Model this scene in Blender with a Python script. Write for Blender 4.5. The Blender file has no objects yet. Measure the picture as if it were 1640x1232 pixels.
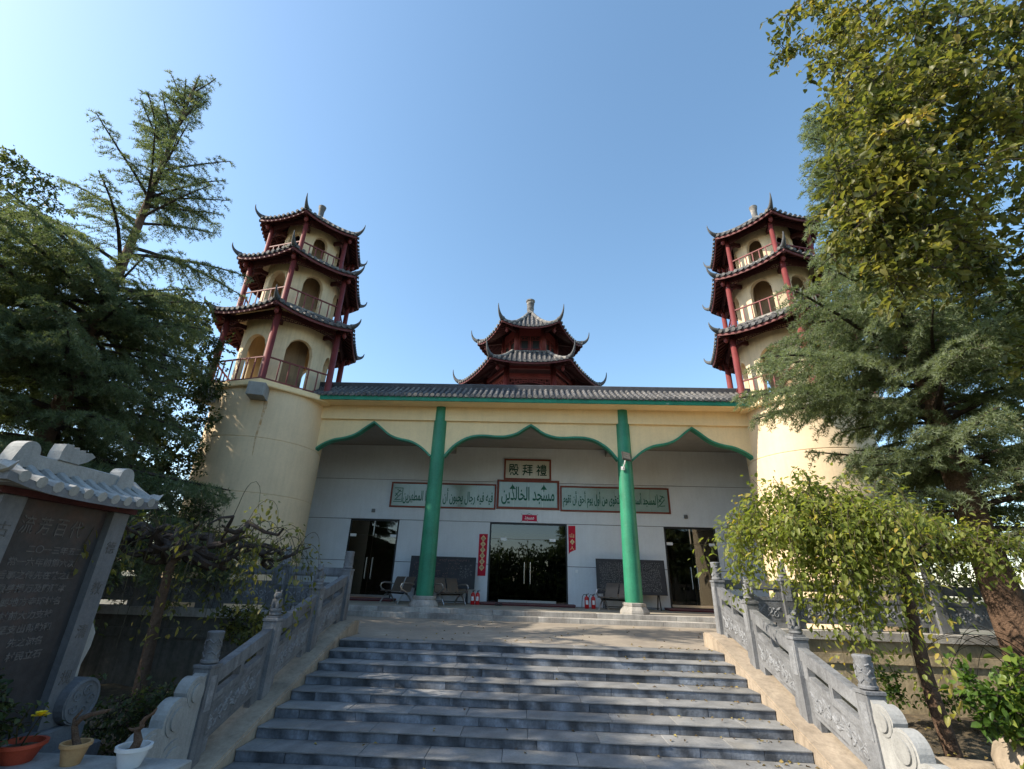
import bpy, bmesh, math, random
import numpy as np
from mathutils import Vector, Matrix
random.seed(7); RNG = np.random.default_rng(11)
R = math.radians
S = bpy.context.scene
COL = S.collection

# ---------------------------------------------------------------- camera
F_PX, PITCH, ROLL, YAW = 745.5, 0.4018, 0.0318, 0.0423
fw = Vector((-math.sin(YAW)*math.cos(PITCH), math.cos(YAW)*math.cos(PITCH), math.sin(PITCH)))
r0 = Vector((math.cos(YAW), math.sin(YAW), 0)); u0 = r0.cross(fw)
rt = math.cos(ROLL)*r0 + math.sin(ROLL)*u0
up = -math.sin(ROLL)*r0 + math.cos(ROLL)*u0
cd = bpy.data.cameras.new('camera'); cam = bpy.data.objects.new('camera', cd); COL.objects.link(cam)
cd.sensor_fit = 'HORIZONTAL'; cd.sensor_width = 36; cd.lens = 36*F_PX/1640
cd.clip_start = .05; cd.clip_end = 3000
m = Matrix.Identity(4)
for i in range(3): m[i][0], m[i][1], m[i][2] = rt[i], up[i], -fw[i]
m[0][3], m[1][3], m[2][3] = -.047, 0, 1.05
cam.matrix_world = m
S.camera = cam

# ---------------------------------------------------------------- sun, sky, exposure
SUN_EL, SUN_FRONT = R(38), R(14)            # the sun stands to the left, a little in front of the facade plane
sdir = Vector((-math.cos(SUN_EL)*math.cos(SUN_FRONT), -math.cos(SUN_EL)*math.sin(SUN_FRONT), math.sin(SUN_EL)))
sl = bpy.data.lights.new('sun', 'SUN'); sl.energy = 4.1; sl.angle = R(.53); sl.color = (1, .9, .74)
sun = bpy.data.objects.new('sun', sl); COL.objects.link(sun)
sun.rotation_euler = sdir.to_track_quat('Z', 'Y').to_euler()
W = bpy.data.worlds.new('World'); S.world = W; W.use_nodes = True
wn = W.node_tree.nodes; wl = W.node_tree.links
bg = wn['Background']; sky = wn.new('ShaderNodeTexSky'); sky.sky_type = 'NISHITA'; sky.sun_disc = False
sky.sun_elevation = SUN_EL; sky.sun_rotation = math.atan2(sdir.x, sdir.y)
sky.altitude = 100; sky.air_density = 1.0; sky.dust_density = .9; sky.ozone_density = .7
hs = wn.new('ShaderNodeHueSaturation'); hs.inputs['Saturation'].default_value = 1.08; hs.inputs['Hue'].default_value = .49
wl.new(sky.outputs[0], hs.inputs['Color']); wl.new(hs.outputs[0], bg.inputs[0]); bg.inputs[1].default_value = .15
S.view_settings.view_transform = 'Standard'; S.view_settings.look = 'None'
S.view_settings.exposure = 1.05; S.view_settings.gamma = 1; S.view_settings.use_curve_mapping = False
S.cycles.max_bounces = 6; S.cycles.diffuse_bounces = 4; S.cycles.glossy_bounces = 3; S.cycles.transparent_max_bounces = 12
S.cycles.transmission_bounces = 4; S.cycles.caustics_reflective = False; S.cycles.caustics_refractive = False

# ---------------------------------------------------------------- materials
def mat(name, col, rough=.8, var=.16, scale=2.5, bump=.25, bscale=45, streak=0., rnd=0., spec=.3, metal=0., col2=None, c2scale=1.2, c2lo=.5, c2hi=.62, c2fac=1., vein=0., dist=.02):
    m = bpy.data.materials.new(name); m.use_nodes = True
    N = m.node_tree.nodes; L = m.node_tree.links; b = N['Principled BSDF']
    b.inputs['Roughness'].default_value = rough; b.inputs['Specular IOR Level'].default_value = spec; b.inputs['Metallic'].default_value = metal
    tc = N.new('ShaderNodeTexCoord'); oi = N.new('ShaderNodeObjectInfo')
    ad = N.new('ShaderNodeVectorMath'); ad.operation = 'ADD'
    sc = N.new('ShaderNodeVectorMath'); sc.operation = 'SCALE'; sc.inputs[0].default_value = (37, 19, 53)
    L.new(oi.outputs['Random'], sc.inputs['Scale']); L.new(tc.outputs['Object'], ad.inputs[0])
    if rnd: L.new(sc.outputs[0], ad.inputs[1])
    V = ad.outputs[0]
    def noise(s, detail=5, vec=None, rg=.6):
        n = N.new('ShaderNodeTexNoise'); n.inputs['Scale'].default_value = s; n.inputs['Detail'].default_value = detail; n.inputs['Roughness'].default_value = rg
        L.new(vec or V, n.inputs['Vector']); return n.outputs[0]
    def mapr(x, a, b2, c, d):
        r = N.new('ShaderNodeMapRange'); L.new(x, r.inputs[0])
        for i, v in enumerate((a, b2, c, d)): r.inputs[i+1].default_value = v
        return r.outputs[0]
    def mixc(fac, a, bcol, mode='MIX'):
        x = N.new('ShaderNodeMix'); x.data_type = 'RGBA'; x.blend_type = mode
        if isinstance(fac, float): x.inputs[0].default_value = fac
        else: L.new(fac, x.inputs[0])
        for idx, c in ((6, a), (7, bcol)):
            if isinstance(c, tuple): x.inputs[idx].default_value = (*c, 1)
            else: L.new(c, x.inputs[idx])
        return x.outputs[2]
    c = tuple(col)
    if col2: c = mixc(mapr(noise(c2scale, 6), c2lo, c2hi, 0, c2fac), c, tuple(col2))
    fac = mapr(noise(scale, 6), .3, .7, 1-var, 1+var)
    def scalec(cc, f):
        v = N.new('ShaderNodeVectorMath'); v.operation = 'SCALE'
        if isinstance(cc, tuple): v.inputs[0].default_value = cc
        else: L.new(cc, v.inputs[0])
        L.new(f, v.inputs['Scale']); return v.outputs[0]
    c = scalec(c, fac)
    c = scalec(c, mapr(noise(scale*14, 3), .3, .7, 1-var*.5, 1+var*.5))
    if streak:
        mp = N.new('ShaderNodeMapping'); mp.inputs['Scale'].default_value = (5, 5, .35); L.new(V, mp.inputs[0])
        c = scalec(c, mapr(noise(1.6, 6, mp.outputs[0], .7), .45, .75, 1, 1-streak))
    if rnd: c = scalec(c, mapr(oi.outputs['Random'], 0, 1, 1-rnd, 1+rnd))
    if vein:
        wv = N.new('ShaderNodeTexWave'); wv.inputs['Scale'].default_value = .9; wv.inputs['Distortion'].default_value = 9; wv.inputs['Detail'].default_value = 4; wv.inputs['Detail Scale'].default_value = 1.4
        mp = N.new('ShaderNodeMapping'); mp.inputs['Rotation'].default_value = (.3, .5, .6); L.new(V, mp.inputs[0]); L.new(mp.outputs[0], wv.inputs[0])
        c = scalec(c, mapr(wv.outputs[1], 0, 1, 1-vein, 1+vein))
    L.new(c, b.inputs['Base Color'])
    if bump:
        bp = N.new('ShaderNodeBump'); bp.inputs['Strength'].default_value = bump; bp.inputs['Distance'].default_value = dist
        L.new(noise(bscale, 6), bp.inputs['Height']); L.new(bp.outputs[0], b.inputs['Normal'])
    return m
def leafmat(name, stops, trans=.35, rough=.5):
    m = bpy.data.materials.new(name); m.use_nodes = True
    N = m.node_tree.nodes; L = m.node_tree.links; b = N['Principled BSDF']; out = N['Material Output']
    at = N.new('ShaderNodeAttribute'); at.attribute_name = 'tint'
    rp = N.new('ShaderNodeValToRGB'); e = rp.color_ramp.elements
    e[0].position, e[0].color = stops[0][0], (*stops[0][1], 1); e[1].position, e[1].color = stops[-1][0], (*stops[-1][1], 1)
    for p, c in stops[1:-1]:
        x = e.new(p); x.color = (*c, 1)
    L.new(at.outputs['Fac'], rp.inputs[0]); L.new(rp.outputs[0], b.inputs['Base Color'])
    b.inputs['Roughness'].default_value = rough; b.inputs['Specular IOR Level'].default_value = .35
    t = N.new('ShaderNodeBsdfTranslucent'); mx = N.new('ShaderNodeMixShader'); mx.inputs[0].default_value = trans
    g = N.new('ShaderNodeMix'); g.data_type = 'RGBA'; g.blend_type = 'MULTIPLY'; g.inputs[0].default_value = 1; g.inputs[7].default_value = (1.5, 1.5, .7, 1)
    L.new(rp.outputs[0], g.inputs[6]); L.new(g.outputs[2], t.inputs[0])
    L.new(b.outputs[0], mx.inputs[1]); L.new(t.outputs[0], mx.inputs[2]); L.new(mx.outputs[0], out.inputs[0])
    return m
def glassmat(name, tint, floor=.06, rough=.0):
    m = bpy.data.materials.new(name); m.use_nodes = True
    N = m.node_tree.nodes; L = m.node_tree.links; out = N['Material Output']; N.remove(N['Principled BSDF'])
    tr = N.new('ShaderNodeBsdfTransparent'); tr.inputs[0].default_value = (*tint, 1)
    gl = N.new('ShaderNodeBsdfGlossy'); gl.inputs['Roughness'].default_value = rough; gl.inputs[0].default_value = (.9, .95, 1, 1)
    fr = N.new('ShaderNodeFresnel'); fr.inputs[0].default_value = 1.55
    ma = N.new('ShaderNodeMath'); ma.operation = 'MAXIMUM'; ma.inputs[1].default_value = floor; L.new(fr.outputs[0], ma.inputs[0])
    mx = N.new('ShaderNodeMixShader'); L.new(ma.outputs[0], mx.inputs[0]); L.new(tr.outputs[0], mx.inputs[1]); L.new(gl.outputs[0], mx.inputs[2])
    L.new(mx.outputs[0], out.inputs[0]); return m

M = {}
M['cream'] = mat('cream_plaster', (.85, .65, .375), .85, .07, 1.2, .1, 60, streak=.07)
M['creamdrum'] = mat('weathered_cream_plaster', (.74, .58, .385), .85, .07, 1.0, .1, 60, streak=.1, col2=(.5, .36, .22), c2scale=.8, c2lo=.66, c2hi=.8, c2fac=.6)
M['rust'] = mat('rust_streak', (.50, .30, .14), .9, .25, 6, .1, 40, col2=(.62, .46, .30), c2scale=9, c2lo=.4, c2hi=.6)
M['creamcore'] = mat('cream_plaster_tower', (.70, .57, .38), .85, .1, 2, .12, 50, streak=.2)
M['white'] = mat('white_wall_paint', (.63, .66, .70), .6, .06, 1.2, .04, 80, rnd=.015, streak=.07)
M['backing'] = mat('dark_joint_wall', (.12, .12, .13), .9)  # dark wall that shows through the open panel joints
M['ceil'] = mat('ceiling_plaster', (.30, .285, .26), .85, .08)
M['green'] = mat('green_paint', (.028, .215, .122), .48, .2, 1.5, .1, 40, spec=.4, streak=.25, col2=(.10, .24, .17), c2scale=5, c2lo=.64, c2hi=.74, c2fac=.6)
M['greenedge'] = mat('green_fascia_paint', (.02, .21, .13), .6, .2, 3, .1, 30, col2=(.25, .35, .28), c2scale=4, c2lo=.66, c2hi=.72)
M['tile'] = mat('grey_roof_tile', (.105, .103, .104), .8, .25, 6, .3, 60, rnd=.22, col2=(.22, .20, .175), c2scale=3, c2lo=.5, c2hi=.75)
M['pan'] = mat('grey_pan_tile', (.06, .06, .064), .85, .3, 5, .4, 40)
M['ridge'] = mat('dark_ridge_mortar', (.06, .062, .07), .85, .3, 4, .3, 30)
M['hip'] = mat('grey_hip_mortar', (.12, .118, .115), .85, .3, 4, .3, 30, col2=(.3, .28, .25), c2scale=3)
M['horn'] = mat('dark_horn_mortar', (.09, .095, .1), .8, .3, 4, .3, 30)
M['red'] = mat('red_post_paint', (.165, .034, .034), .55, .18, 3, .1, 40, col2=(.42, .30, .28), c2scale=6, c2lo=.69, c2hi=.72, streak=.25)
M['redrail'] = mat('red_rail_paint', (.17, .042, .04), .6, .15, 4, .1, 40)
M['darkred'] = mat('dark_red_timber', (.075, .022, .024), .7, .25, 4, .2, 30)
M['fascia'] = mat('red_fascia_board', (.13, .036, .036), .65, .25, 4, .2, 30)
M['lattice'] = mat('red_lattice_paint', (.24, .05, .05), .6, .15)
M['slate'] = mat('slate_riser_stone', (.135, .15, .175), .6, .38, 2.2, .35, 30, rnd=.3, vein=.42, streak=.45, col2=(.05, .047, .043), c2scale=1.9, c2lo=.56, c2hi=.72, c2fac=.8)  # darker than the treads: stains, plus riser shade put into the colour
M['tread'] = mat('skylit_dusty_slate_tread', (.195, .195, .195), .75, .2, 2.2, .3, 30, rnd=.16, vein=.1, col2=(.25, .225, .185), c2scale=1.3, c2lo=.52, c2hi=.72, c2fac=.6)  # paler than the risers: dust, plus light from the sky put into the colour
M['kerb'] = mat('grey_kerb_stone', (.38, .36, .33), .8, .2, 2, .3, 30, rnd=.15, streak=.35, col2=(.12, .10, .09), c2scale=.9, c2lo=.5, c2hi=.7, c2fac=.7)
M['concrete'] = mat('brown_court_concrete', (.285, .245, .20), .9, .18, .6, .3, 25, col2=(.42, .37, .29), c2scale=2.5, c2lo=.55, c2hi=.7, c2fac=.6)
M['floor'] = mat('porch_floor_stone', (.36, .32, .26), .7, .15, 1.5, .15, 30)
M['cheek'] = mat('tan_cheek_render', (.36, .295, .225), .9, .2, 1.8, .35, 20, streak=.35, col2=(.25, .2, .15), c2scale=1.1, c2lo=.55, c2hi=.7, c2fac=.6)
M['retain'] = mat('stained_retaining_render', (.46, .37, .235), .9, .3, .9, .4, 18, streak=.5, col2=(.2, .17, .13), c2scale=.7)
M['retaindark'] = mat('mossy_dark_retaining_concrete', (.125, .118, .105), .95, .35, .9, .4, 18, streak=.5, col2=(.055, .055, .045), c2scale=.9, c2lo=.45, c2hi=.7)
M['granite'] = mat('grey_carved_granite', (.185, .19, .20), .75, .28, 3, .3, 60, rnd=.14, streak=.5, col2=(.16, .17, .185), c2scale=1.3, c2lo=.5, c2hi=.7, c2fac=.7)
M['carve'] = mat('pale_carved_relief', (.215, .222, .235), .8, .3, 9, .5, 20, dist=.03)
M['palestone'] = mat('pale_stele_stone', (.31, .31, .30), .75, .16, 3, .3, 40, rnd=.06, streak=.25)
M['darkstone'] = mat('black_stele_panel', (.04, .041, .046), .5, .3, 1.2, .1, 40, col2=(.09, .05, .04), c2scale=1.3, c2lo=.5, c2hi=.75)
M['greystele'] = mat('grey_stele_stone', (.145, .15, .163), .7, .2, 2, .25, 40, streak=.3, col2=(.15, .155, .165), c2scale=1.5)
M['engrave'] = mat('engraved_grey_paint', (.105, .10, .10), .8, .4, 20)
M['soil'] = mat('garden_soil', (.10, .08, .055), 1, .35, 3, .8, 18, col2=(.17, .13, .08), c2scale=5, dist=.06)
M['groundm'] = mat('ground_earth', (.16, .14, .10), 1, .3, .3, .5, 6, col2=(.09, .11, .05), c2scale=.12)
M['black'] = mat('black_metal', (.02, .02, .022), .4, .1)
M['board'] = mat('chalkboard_face', (.035, .035, .04), .6, .3, 2, .03)
M['boardframe'] = mat('dark_board_frame', (.03, .03, .035), .5)
M['chalk'] = mat('white_chalk', (.22, .22, .215), .9, .4, 30)
M['chalkpink'] = mat('pink_chalk', (.22, .13, .12), .9, .3, 30)
M['steel'] = mat('brushed_steel', (.55, .55, .56), .28, .05, metal=1., bump=0)
M['darksteel'] = mat('perforated_bronze_steel', (.20, .17, .145), .45, .1, metal=.7, bump=.3, bscale=160)
M['redext'] = mat('red_enamel', (.5, .012, .015), .3, .05, spec=.5, bump=0)
M['whitelab'] = mat('white_label', (.75, .75, .75), .5, .05)
M['redpaper'] = mat('red_paper', (.48, .01, .035), .7, .1, 8)
M['pinkred'] = mat('crimson_cloth', (.5, .02, .07), .75, .1, 8)
M['gold'] = mat('gold_print', (.66, .47, .25), .5, .1)
M['signtile'] = mat('pale_green_sign_tile', (.27, .37, .35), .16, .08, 2, 0, rnd=.05, spec=.6)
M['signcream'] = mat('cream_sign_tile', (.52, .49, .40), .3, .08, 2, 0, rnd=.05, spec=.5)
M['signred'] = mat('brown_red_frame', (.19, .045, .028), .5, .1)
M['ink'] = mat('green_sign_ink', (.005, .10, .06), .5, .05)
M['inkdark'] = mat('dark_green_brush_ink', (.004, .045, .025), .5, .05)
M['mat'] = mat('red_brown_carpet', (.15, .075, .075), .95, .2, 9, .4, 120)
M['carpetedge'] = mat('red_carpet_edge', (.10, .012, .018), .9, .2)
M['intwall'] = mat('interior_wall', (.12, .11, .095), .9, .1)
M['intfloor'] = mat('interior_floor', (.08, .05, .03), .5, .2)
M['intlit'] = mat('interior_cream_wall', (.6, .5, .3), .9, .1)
M['glass'] = glassmat('tinted_door_glass', (.38, .40, .40), .07)
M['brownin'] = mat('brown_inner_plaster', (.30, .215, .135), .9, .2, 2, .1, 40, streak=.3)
M['bark'] = mat('brown_bark', (.12, .075, .05), .95, .35, 6, .9, 25, dist=.05)
M['barkdark'] = mat('dark_bark', (.05, .038, .032), .95, .35, 6, .9, 25, dist=.04)
M['twig'] = mat('twig_bark', (.06, .05, .028), .9, .3, 8)
M['terra'] = mat('terracotta_red', (.42, .07, .035), .6, .15, 5)
M['tanpot'] = mat('tan_clay', (.50, .30, .14), .65, .12, 5)
M['whitepot'] = mat('white_glazed_ceramic', (.66, .68, .70), .25, .06, 4, 0, spec=.6)
M['yellow'] = mat('yellow_petal', (.85, .60, .02), .6, .1)
M['lampbody'] = mat('dark_lamp_body', (.05, .05, .045), .4)
M['lampglass'] = mat('lamp_lens', (.11, .11, .10), .2, .1, spec=.6)
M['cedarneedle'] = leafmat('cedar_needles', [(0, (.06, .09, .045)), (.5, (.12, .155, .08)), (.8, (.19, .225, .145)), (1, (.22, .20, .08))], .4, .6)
M['cedarlight'] = leafmat('sunny_cedar_needles', [(0, (.085, .118, .065)), (.5, (.17, .21, .122)), (.8, (.25, .295, .215)), (1, (.27, .25, .12))], .48, .6)  # paler copy of cedar_needles; sunlight on the right cedar is put into the colour
M['broadleaf'] = leafmat('broad_leaves', [(0, (.05, .065, .022)), (.45, (.145, .152, .042)), (.8, (.23, .205, .06)), (1, (.36, .26, .07))], .5, .42)
M['darkleaf'] = leafmat('dark_broad_leaves', [(0, (.03, .048, .022)), (.5, (.06, .085, .033)), (.85, (.11, .125, .045)), (1, (.2, .17, .05))], .4, .45)
M['weepleaf'] = leafmat('weeping_leaves', [(0, (.11, .14, .035)), (.5, (.205, .245, .055)), (.85, (.31, .30, .085)), (1, (.46, .34, .09))], .55, .45)
M['shrubleaf'] = leafmat('light_shrub_leaves', [(0, (.06, .12, .022)), (.6, (.115, .19, .036)), (1, (.22, .26, .055))], .45, .45)
M['litterleaf'] = leafmat('fallen_leaves', [(0, (.10, .06, .03)), (.5, (.2, .14, .05)), (1, (.32, .25, .07))], .1, .8)

# ---------------------------------------------------------------- mesh helpers
class MB:
    def __init__(s): s.v = []; s.f = []
    def add(s, vs, fs):
        o = len(s.v); s.v += [tuple(p) for p in vs]; s.f += [tuple(i+o for i in f) for f in fs]; return s
    def box(s, x0, x1, y0, y1, z0, z1, ch=0.):
        if ch <= 0:
            vs = [(x, y, z) for z in (z0, z1) for x, y in ((x0, y0), (x1, y0), (x1, y1), (x0, y1))]
            return s.add(vs, [(3, 2, 1, 0), (4, 5, 6, 7), (0, 1, 5, 4), (1, 2, 6, 5), (2, 3, 7, 6), (3, 0, 4, 7)])
        c = ch                                                   # top edges chamfered
        vs = [(x0, y0, z0), (x1, y0, z0), (x1, y1, z0), (x0, y1, z0), (x0, y0, z1-c), (x1, y0, z1-c), (x1, y1, z1-c), (x0, y1, z1-c),
              (x0+c, y0+c, z1), (x1-c, y0+c, z1), (x1-c, y1-c, z1), (x0+c, y1-c, z1)]
        return s.add(vs, [(3, 2, 1, 0), (0, 1, 5, 4), (1, 2, 6, 5), (2, 3, 7, 6), (3, 0, 4, 7), (4, 5, 9, 8), (5, 6, 10, 9), (6, 7, 11, 10), (7, 4, 8, 11), (8, 9, 10, 11)])
    def bar(s, a, b, w, h, upv=(0, 0, 1)):
        a = Vector(a); b = Vector(b); d = (b-a).normalized(); u = Vector(upv)
        x = d.cross(u)
        if x.length < 1e-4: x = d.cross(Vector((1, 0, 0)))
        x.normalize(); z = x.cross(d).normalized(); vs = []
        for p in (a, b):
            for i, j in ((-1, -1), (1, -1), (1, 1), (-1, 1)): vs.append(p + x*(i*w/2) + z*(j*h/2))
        return s.add(vs, [(0, 1, 2, 3), (7, 6, 5, 4), (0, 4, 5, 1), (1, 5, 6, 2), (2, 6, 7, 3), (3, 7, 4, 0)])
    def tube(s, path, rad, n=8, cap=True):
        P = [Vector(p) for p in path]; k = len(P)
        if not hasattr(rad, '__len__'): rad = [rad]*k
        ref = None; vs = []
        for i, p in enumerate(P):
            d = (P[min(i+1, k-1)]-P[max(i-1, 0)])
            if d.length < 1e-6: d = Vector((0, 0, 1))
            d.normalize()
            if ref is None:
                ref = d.orthogonal().normalized()
            ref = (ref - d*ref.dot(d))
            if ref.length < 1e-4: ref = d.orthogonal()
            ref.normalize(); bn = d.cross(ref)
            for j in range(n):
                t = 2*math.pi*j/n; vs.append(p + (ref*math.cos(t)+bn*math.sin(t))*rad[i])
        fs = [(i*n+j, i*n+(j+1) % n, (i+1)*n+(j+1) % n, (i+1)*n+j) for i in range(k-1) for j in range(n)]
        if cap: fs += [tuple(range(n))[::-1], tuple((k-1)*n+j for j in range(n))]
        return s.add(vs, fs)
    def lathe(s, prof, c=(0, 0, 0), n=24, a0=0.):
        vs = []; k = len(prof)
        for r, z in prof:
            for j in range(n):
                t = a0+2*math.pi*j/n; vs.append((c[0]+r*math.cos(t), c[1]+r*math.sin(t), c[2]+z))
        fs = [(i*n+j, i*n+(j+1) % n, (i+1)*n+(j+1) % n, (i+1)*n+j) for i in range(k-1) for j in range(n)]
        if prof[0][0] > 1e-5: fs.append(tuple(range(n))[::-1])
        if prof[-1][0] > 1e-5: fs.append(tuple((k-1)*n+j for j in range(n)))
        return s.add(vs, fs)
    def prism(s, poly, ax, a, b):
        """poly: outline in the two other axes (in cyclic order of axes), extruded along axis ax from a to b"""
        def P(u, v, w): return (w, u, v) if ax == 0 else ((u, w, v) if ax == 1 else (u, v, w))
        n = len(poly); vs = [P(u, v, a) for u, v in poly]+[P(u, v, b) for u, v in poly]
        return s.add(vs, [tuple(range(n))[::-1], tuple(range(n, 2*n))]+[(i, (i+1) % n, n+(i+1) % n, n+i) for i in range(n)])
    def mesh(s, name):
        me = bpy.data.meshes.new(name); me.from_pydata(s.v, [], s.f); 
        bm = bmesh.new(); bm.from_mesh(me); bmesh.ops.recalc_face_normals(bm, faces=bm.faces); bm.to_mesh(me); bm.free()
        return me
ORG = {}
def tag(o, label=None, cat=None, group=None, kind=None):
    for k, v in (('label', label), ('category', cat), ('group', group), ('kind', kind)):
        if v: o[k] = v
    return o
def thing(name, label, cat, loc=(0, 0, 0), rz=0., group=None, kind=None):
    o = bpy.data.objects.new(name, None); o.empty_display_size = .2; COL.objects.link(o)
    o.location = loc; o.rotation_euler = (0, 0, rz); ORG[o.name] = Vector(loc)
    return tag(o, label, cat, group, kind)
def obj(name, mb, mt, parent=None, world=False, smooth=False, loc=None, rz=0., kind=None):
    """link a mesh as one object; world=True means the verts are world coordinates (the parent then stands unrotated)"""
    me = mb.mesh(name) if isinstance(mb, MB) else mb
    o = bpy.data.objects.new(name, me); COL.objects.link(o)
    if mt is not None and not me.materials: me.materials.append(M[mt] if isinstance(mt, str) else mt)
    if smooth:
        me.polygons.foreach_set('use_smooth', [True]*len(me.polygons))
        try: me.set_sharp_from_angle(angle=R(40))
        except Exception: pass
    if parent is not None:
        o.parent = parent; ORG[o.name] = ORG.get(parent.name, Vector())
        if world: me.transform(Matrix.Translation(-ORG[parent.name]))
    if loc is not None: o.location = loc
    if rz: o.rotation_euler = (0, 0, rz)
    if kind: o['kind'] = kind
    return o
def again(o, name=None, loc=None, rz=None, parent=None):
    c = o.copy(); COL.objects.link(c)
    if name: c.name = name
    if loc is not None: c.location = loc
    if rz is not None: c.rotation_euler = (0, 0, rz)
    if parent is not None: c.parent = parent
    ORG[c.name] = ORG.get(o.name, Vector()); return c
def copy_tree(o, parent=None):
    c = o.copy(); COL.objects.link(c)
    if parent is not None: c.parent = parent
    ORG[c.name] = ORG.get(o.name, Vector())
    for ch in list(o.children): copy_tree(ch, c)
    return c
def fastmesh(name, v, f, tint=None):
    """numpy verts (n,3) and faces (m,3 or 4) into a mesh, with an optional per-vertex tint"""
    me = bpy.data.meshes.new(name); v = np.asarray(v, np.float32); f = np.asarray(f, np.int32); k = f.shape[1]
    me.vertices.add(len(v)); me.vertices.foreach_set('co', v.ravel())
    me.loops.add(f.size); me.loops.foreach_set('vertex_index', f.ravel())
    me.polygons.add(len(f)); me.polygons.foreach_set('loop_start', np.arange(0, f.size, k, dtype=np.int32))
    try: me.polygons.foreach_set('loop_total', np.full(len(f), k, np.int32))
    except Exception: pass
    if tint is not None:
        a = me.attributes.new('tint', 'FLOAT', 'POINT'); a.data.foreach_set('value', np.asarray(tint, np.float32))
    me.update(calc_edges=True); me.validate(); return me
def text_mesh(txt, size, name='lettering', depth=.004, align='CENTER', sx=1., sy=1., bold=0.):
    """a flat extruded mesh in the XZ plane, centred on its own middle, facing -Y"""
    cu = bpy.data.curves.new(name, 'FONT'); cu.body = txt; cu.size = size; cu.extrude = depth; cu.offset = bold
    cu.align_x = 'CENTER'; cu.resolution_u = 3
    o = bpy.data.objects.new(name, cu); COL.objects.link(o)
    dg = bpy.context.evaluated_depsgraph_get(); me = bpy.data.meshes.new_from_object(o.evaluated_get(dg)); me.name = name
    bpy.data.objects.remove(o); bpy.data.curves.remove(cu)
    if len(me.vertices):
        co = np.empty(len(me.vertices)*3, np.float32); me.vertices.foreach_get('co', co); co = co.reshape(-1, 3)
        c = (co.min(0)+co.max(0))/2; co -= c; co = np.stack([co[:, 0]*sx, -co[:, 2], co[:, 1]*sy], 1)
        me.vertices.foreach_set('co', co.astype(np.float32).ravel()); me.update()
    me.materials.clear(); return me
def mesh_size(me):
    co = np.empty(len(me.vertices)*3, np.float32); me.vertices.foreach_get('co', co); co = co.reshape(-1, 3); return co.max(0)-co.min(0)
def fit_text(txt, w, h, name='lettering', depth=.004, bold=0.):
    me = text_mesh(txt, 1., name, depth, bold=bold); s = mesh_size(me)
    co = np.empty(len(me.vertices)*3, np.float32); me.vertices.foreach_get('co', co); co = co.reshape(-1, 3)
    co[:, 0] *= w/s[0]; co[:, 2] *= h/s[2]; me.vertices.foreach_set('co', co.ravel()); me.update(); return me
# Arabic letters into their joined presentation forms, written left to right for a layout engine that does not shape
_AR = {'ا': (0xFE8D, 2), 'أ': (0xFE83, 2), 'ب': (0xFE8F, 4), 'ت': (0xFE95, 4), 'ج': (0xFE9D, 4), 'ح': (0xFEA1, 4), 'خ': (0xFEA5, 4), 'د': (0xFEA9, 2), 'ر': (0xFEAD, 2),
       'س': (0xFEB1, 4), 'ط': (0xFEC1, 4), 'ف': (0xFED1, 4), 'ق': (0xFED5, 4), 'ل': (0xFEDD, 4), 'م': (0xFEE1, 4), 'ن': (0xFEE5, 4), 'ه': (0xFEE9, 4), 'و': (0xFEED, 2),
       'ي': (0xFEF1, 4), 'ى': (0xFEEF, 2), 'ع': (0xFEC9, 4), 'ك': (0xFED9, 4), 'ش': (0xFEB5, 4)}
def arabic(s):
    out = []
    for w in s.split(' '):
        r = []
        for i, ch in enumerate(w):
            base, nf = _AR[ch]
            prev = i > 0 and _AR[w[i-1]][1] == 4; nxt = nf == 4 and i < len(w)-1
            form = (3 if prev and nxt else 2 if nxt else 1 if prev else 0)
            r.append(chr(base+form))
        out.append(''.join(reversed(r)))
    return ' '.join(reversed(out))
# ================================================================ ground, court, stairs
g = MB(); g.add([(-900, -900, -1.3), (900, -900, -1.3), (900, 1500, -1.3), (-900, 1500, -1.3)], [(0, 1, 2, 3)])
obj('ground', g, 'groundm', kind='structure')
Y0, TREAD, RISER, HW = 9.598, .4163, .1232, 3.47
court = obj('courtyard', MB().box(-16, 16, 10.72, 15.2, -1.2, 0).box(-3.46, 3.46, Y0+.40, 10.72, -1.2, 0), 'concrete', kind='structure')
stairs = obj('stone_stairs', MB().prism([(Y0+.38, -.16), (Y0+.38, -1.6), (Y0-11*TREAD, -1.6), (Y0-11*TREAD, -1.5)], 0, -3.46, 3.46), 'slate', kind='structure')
rs = random.Random(3)
for i in range(11):
    yf = Y0-i*TREAD; zt = -i*RISER
    for kind in ('tread_slab', 'riser_stone'):
        x = -HW+.005; first = rs.uniform(.3, 1.1)
        while x < HW-.02:
            w = first if first else rs.choice((.78, .82, .85, .85, .9, 1.15)); first = None
            x1 = min(x+w, HW-.005)
            if HW-x1 < .25: x1 = HW-.005
            j = rs.uniform(-.005, .005); jz = rs.uniform(-.003, .002)
            if kind == 'tread_slab': obj(kind, MB().box(x+.002, x1-.002, yf+j-.014, yf+TREAD+.02, zt-.016+jz, zt+jz, .004), 'tread', stairs)
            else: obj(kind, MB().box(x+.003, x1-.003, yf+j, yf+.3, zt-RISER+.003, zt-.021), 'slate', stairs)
            x = x1
# porch floor, its two steps edged with long kerb stones
porch = obj('porch_floor', MB().box(-9.6, 9.6, 15.82, 19.3, -.3, .268).box(-9.6, 9.6, 15.5, 15.83, -.3, .132), 'floor', kind='structure')
for (ya, yb, za, zb) in ((15.5, 15.83, .137, .27), (15.2, 15.53, .0, .135)):
    x = -7.9+rs.uniform(0, .5)
    while x < 7.9:
        w = rs.uniform(.9, 1.35)
        obj('kerb_stone', MB().box(x+.004, x+w-.004, ya+rs.uniform(-.004, .004), yb, za, zb+rs.uniform(-.003, .002), .008), 'kerb', porch); x += w
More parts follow.
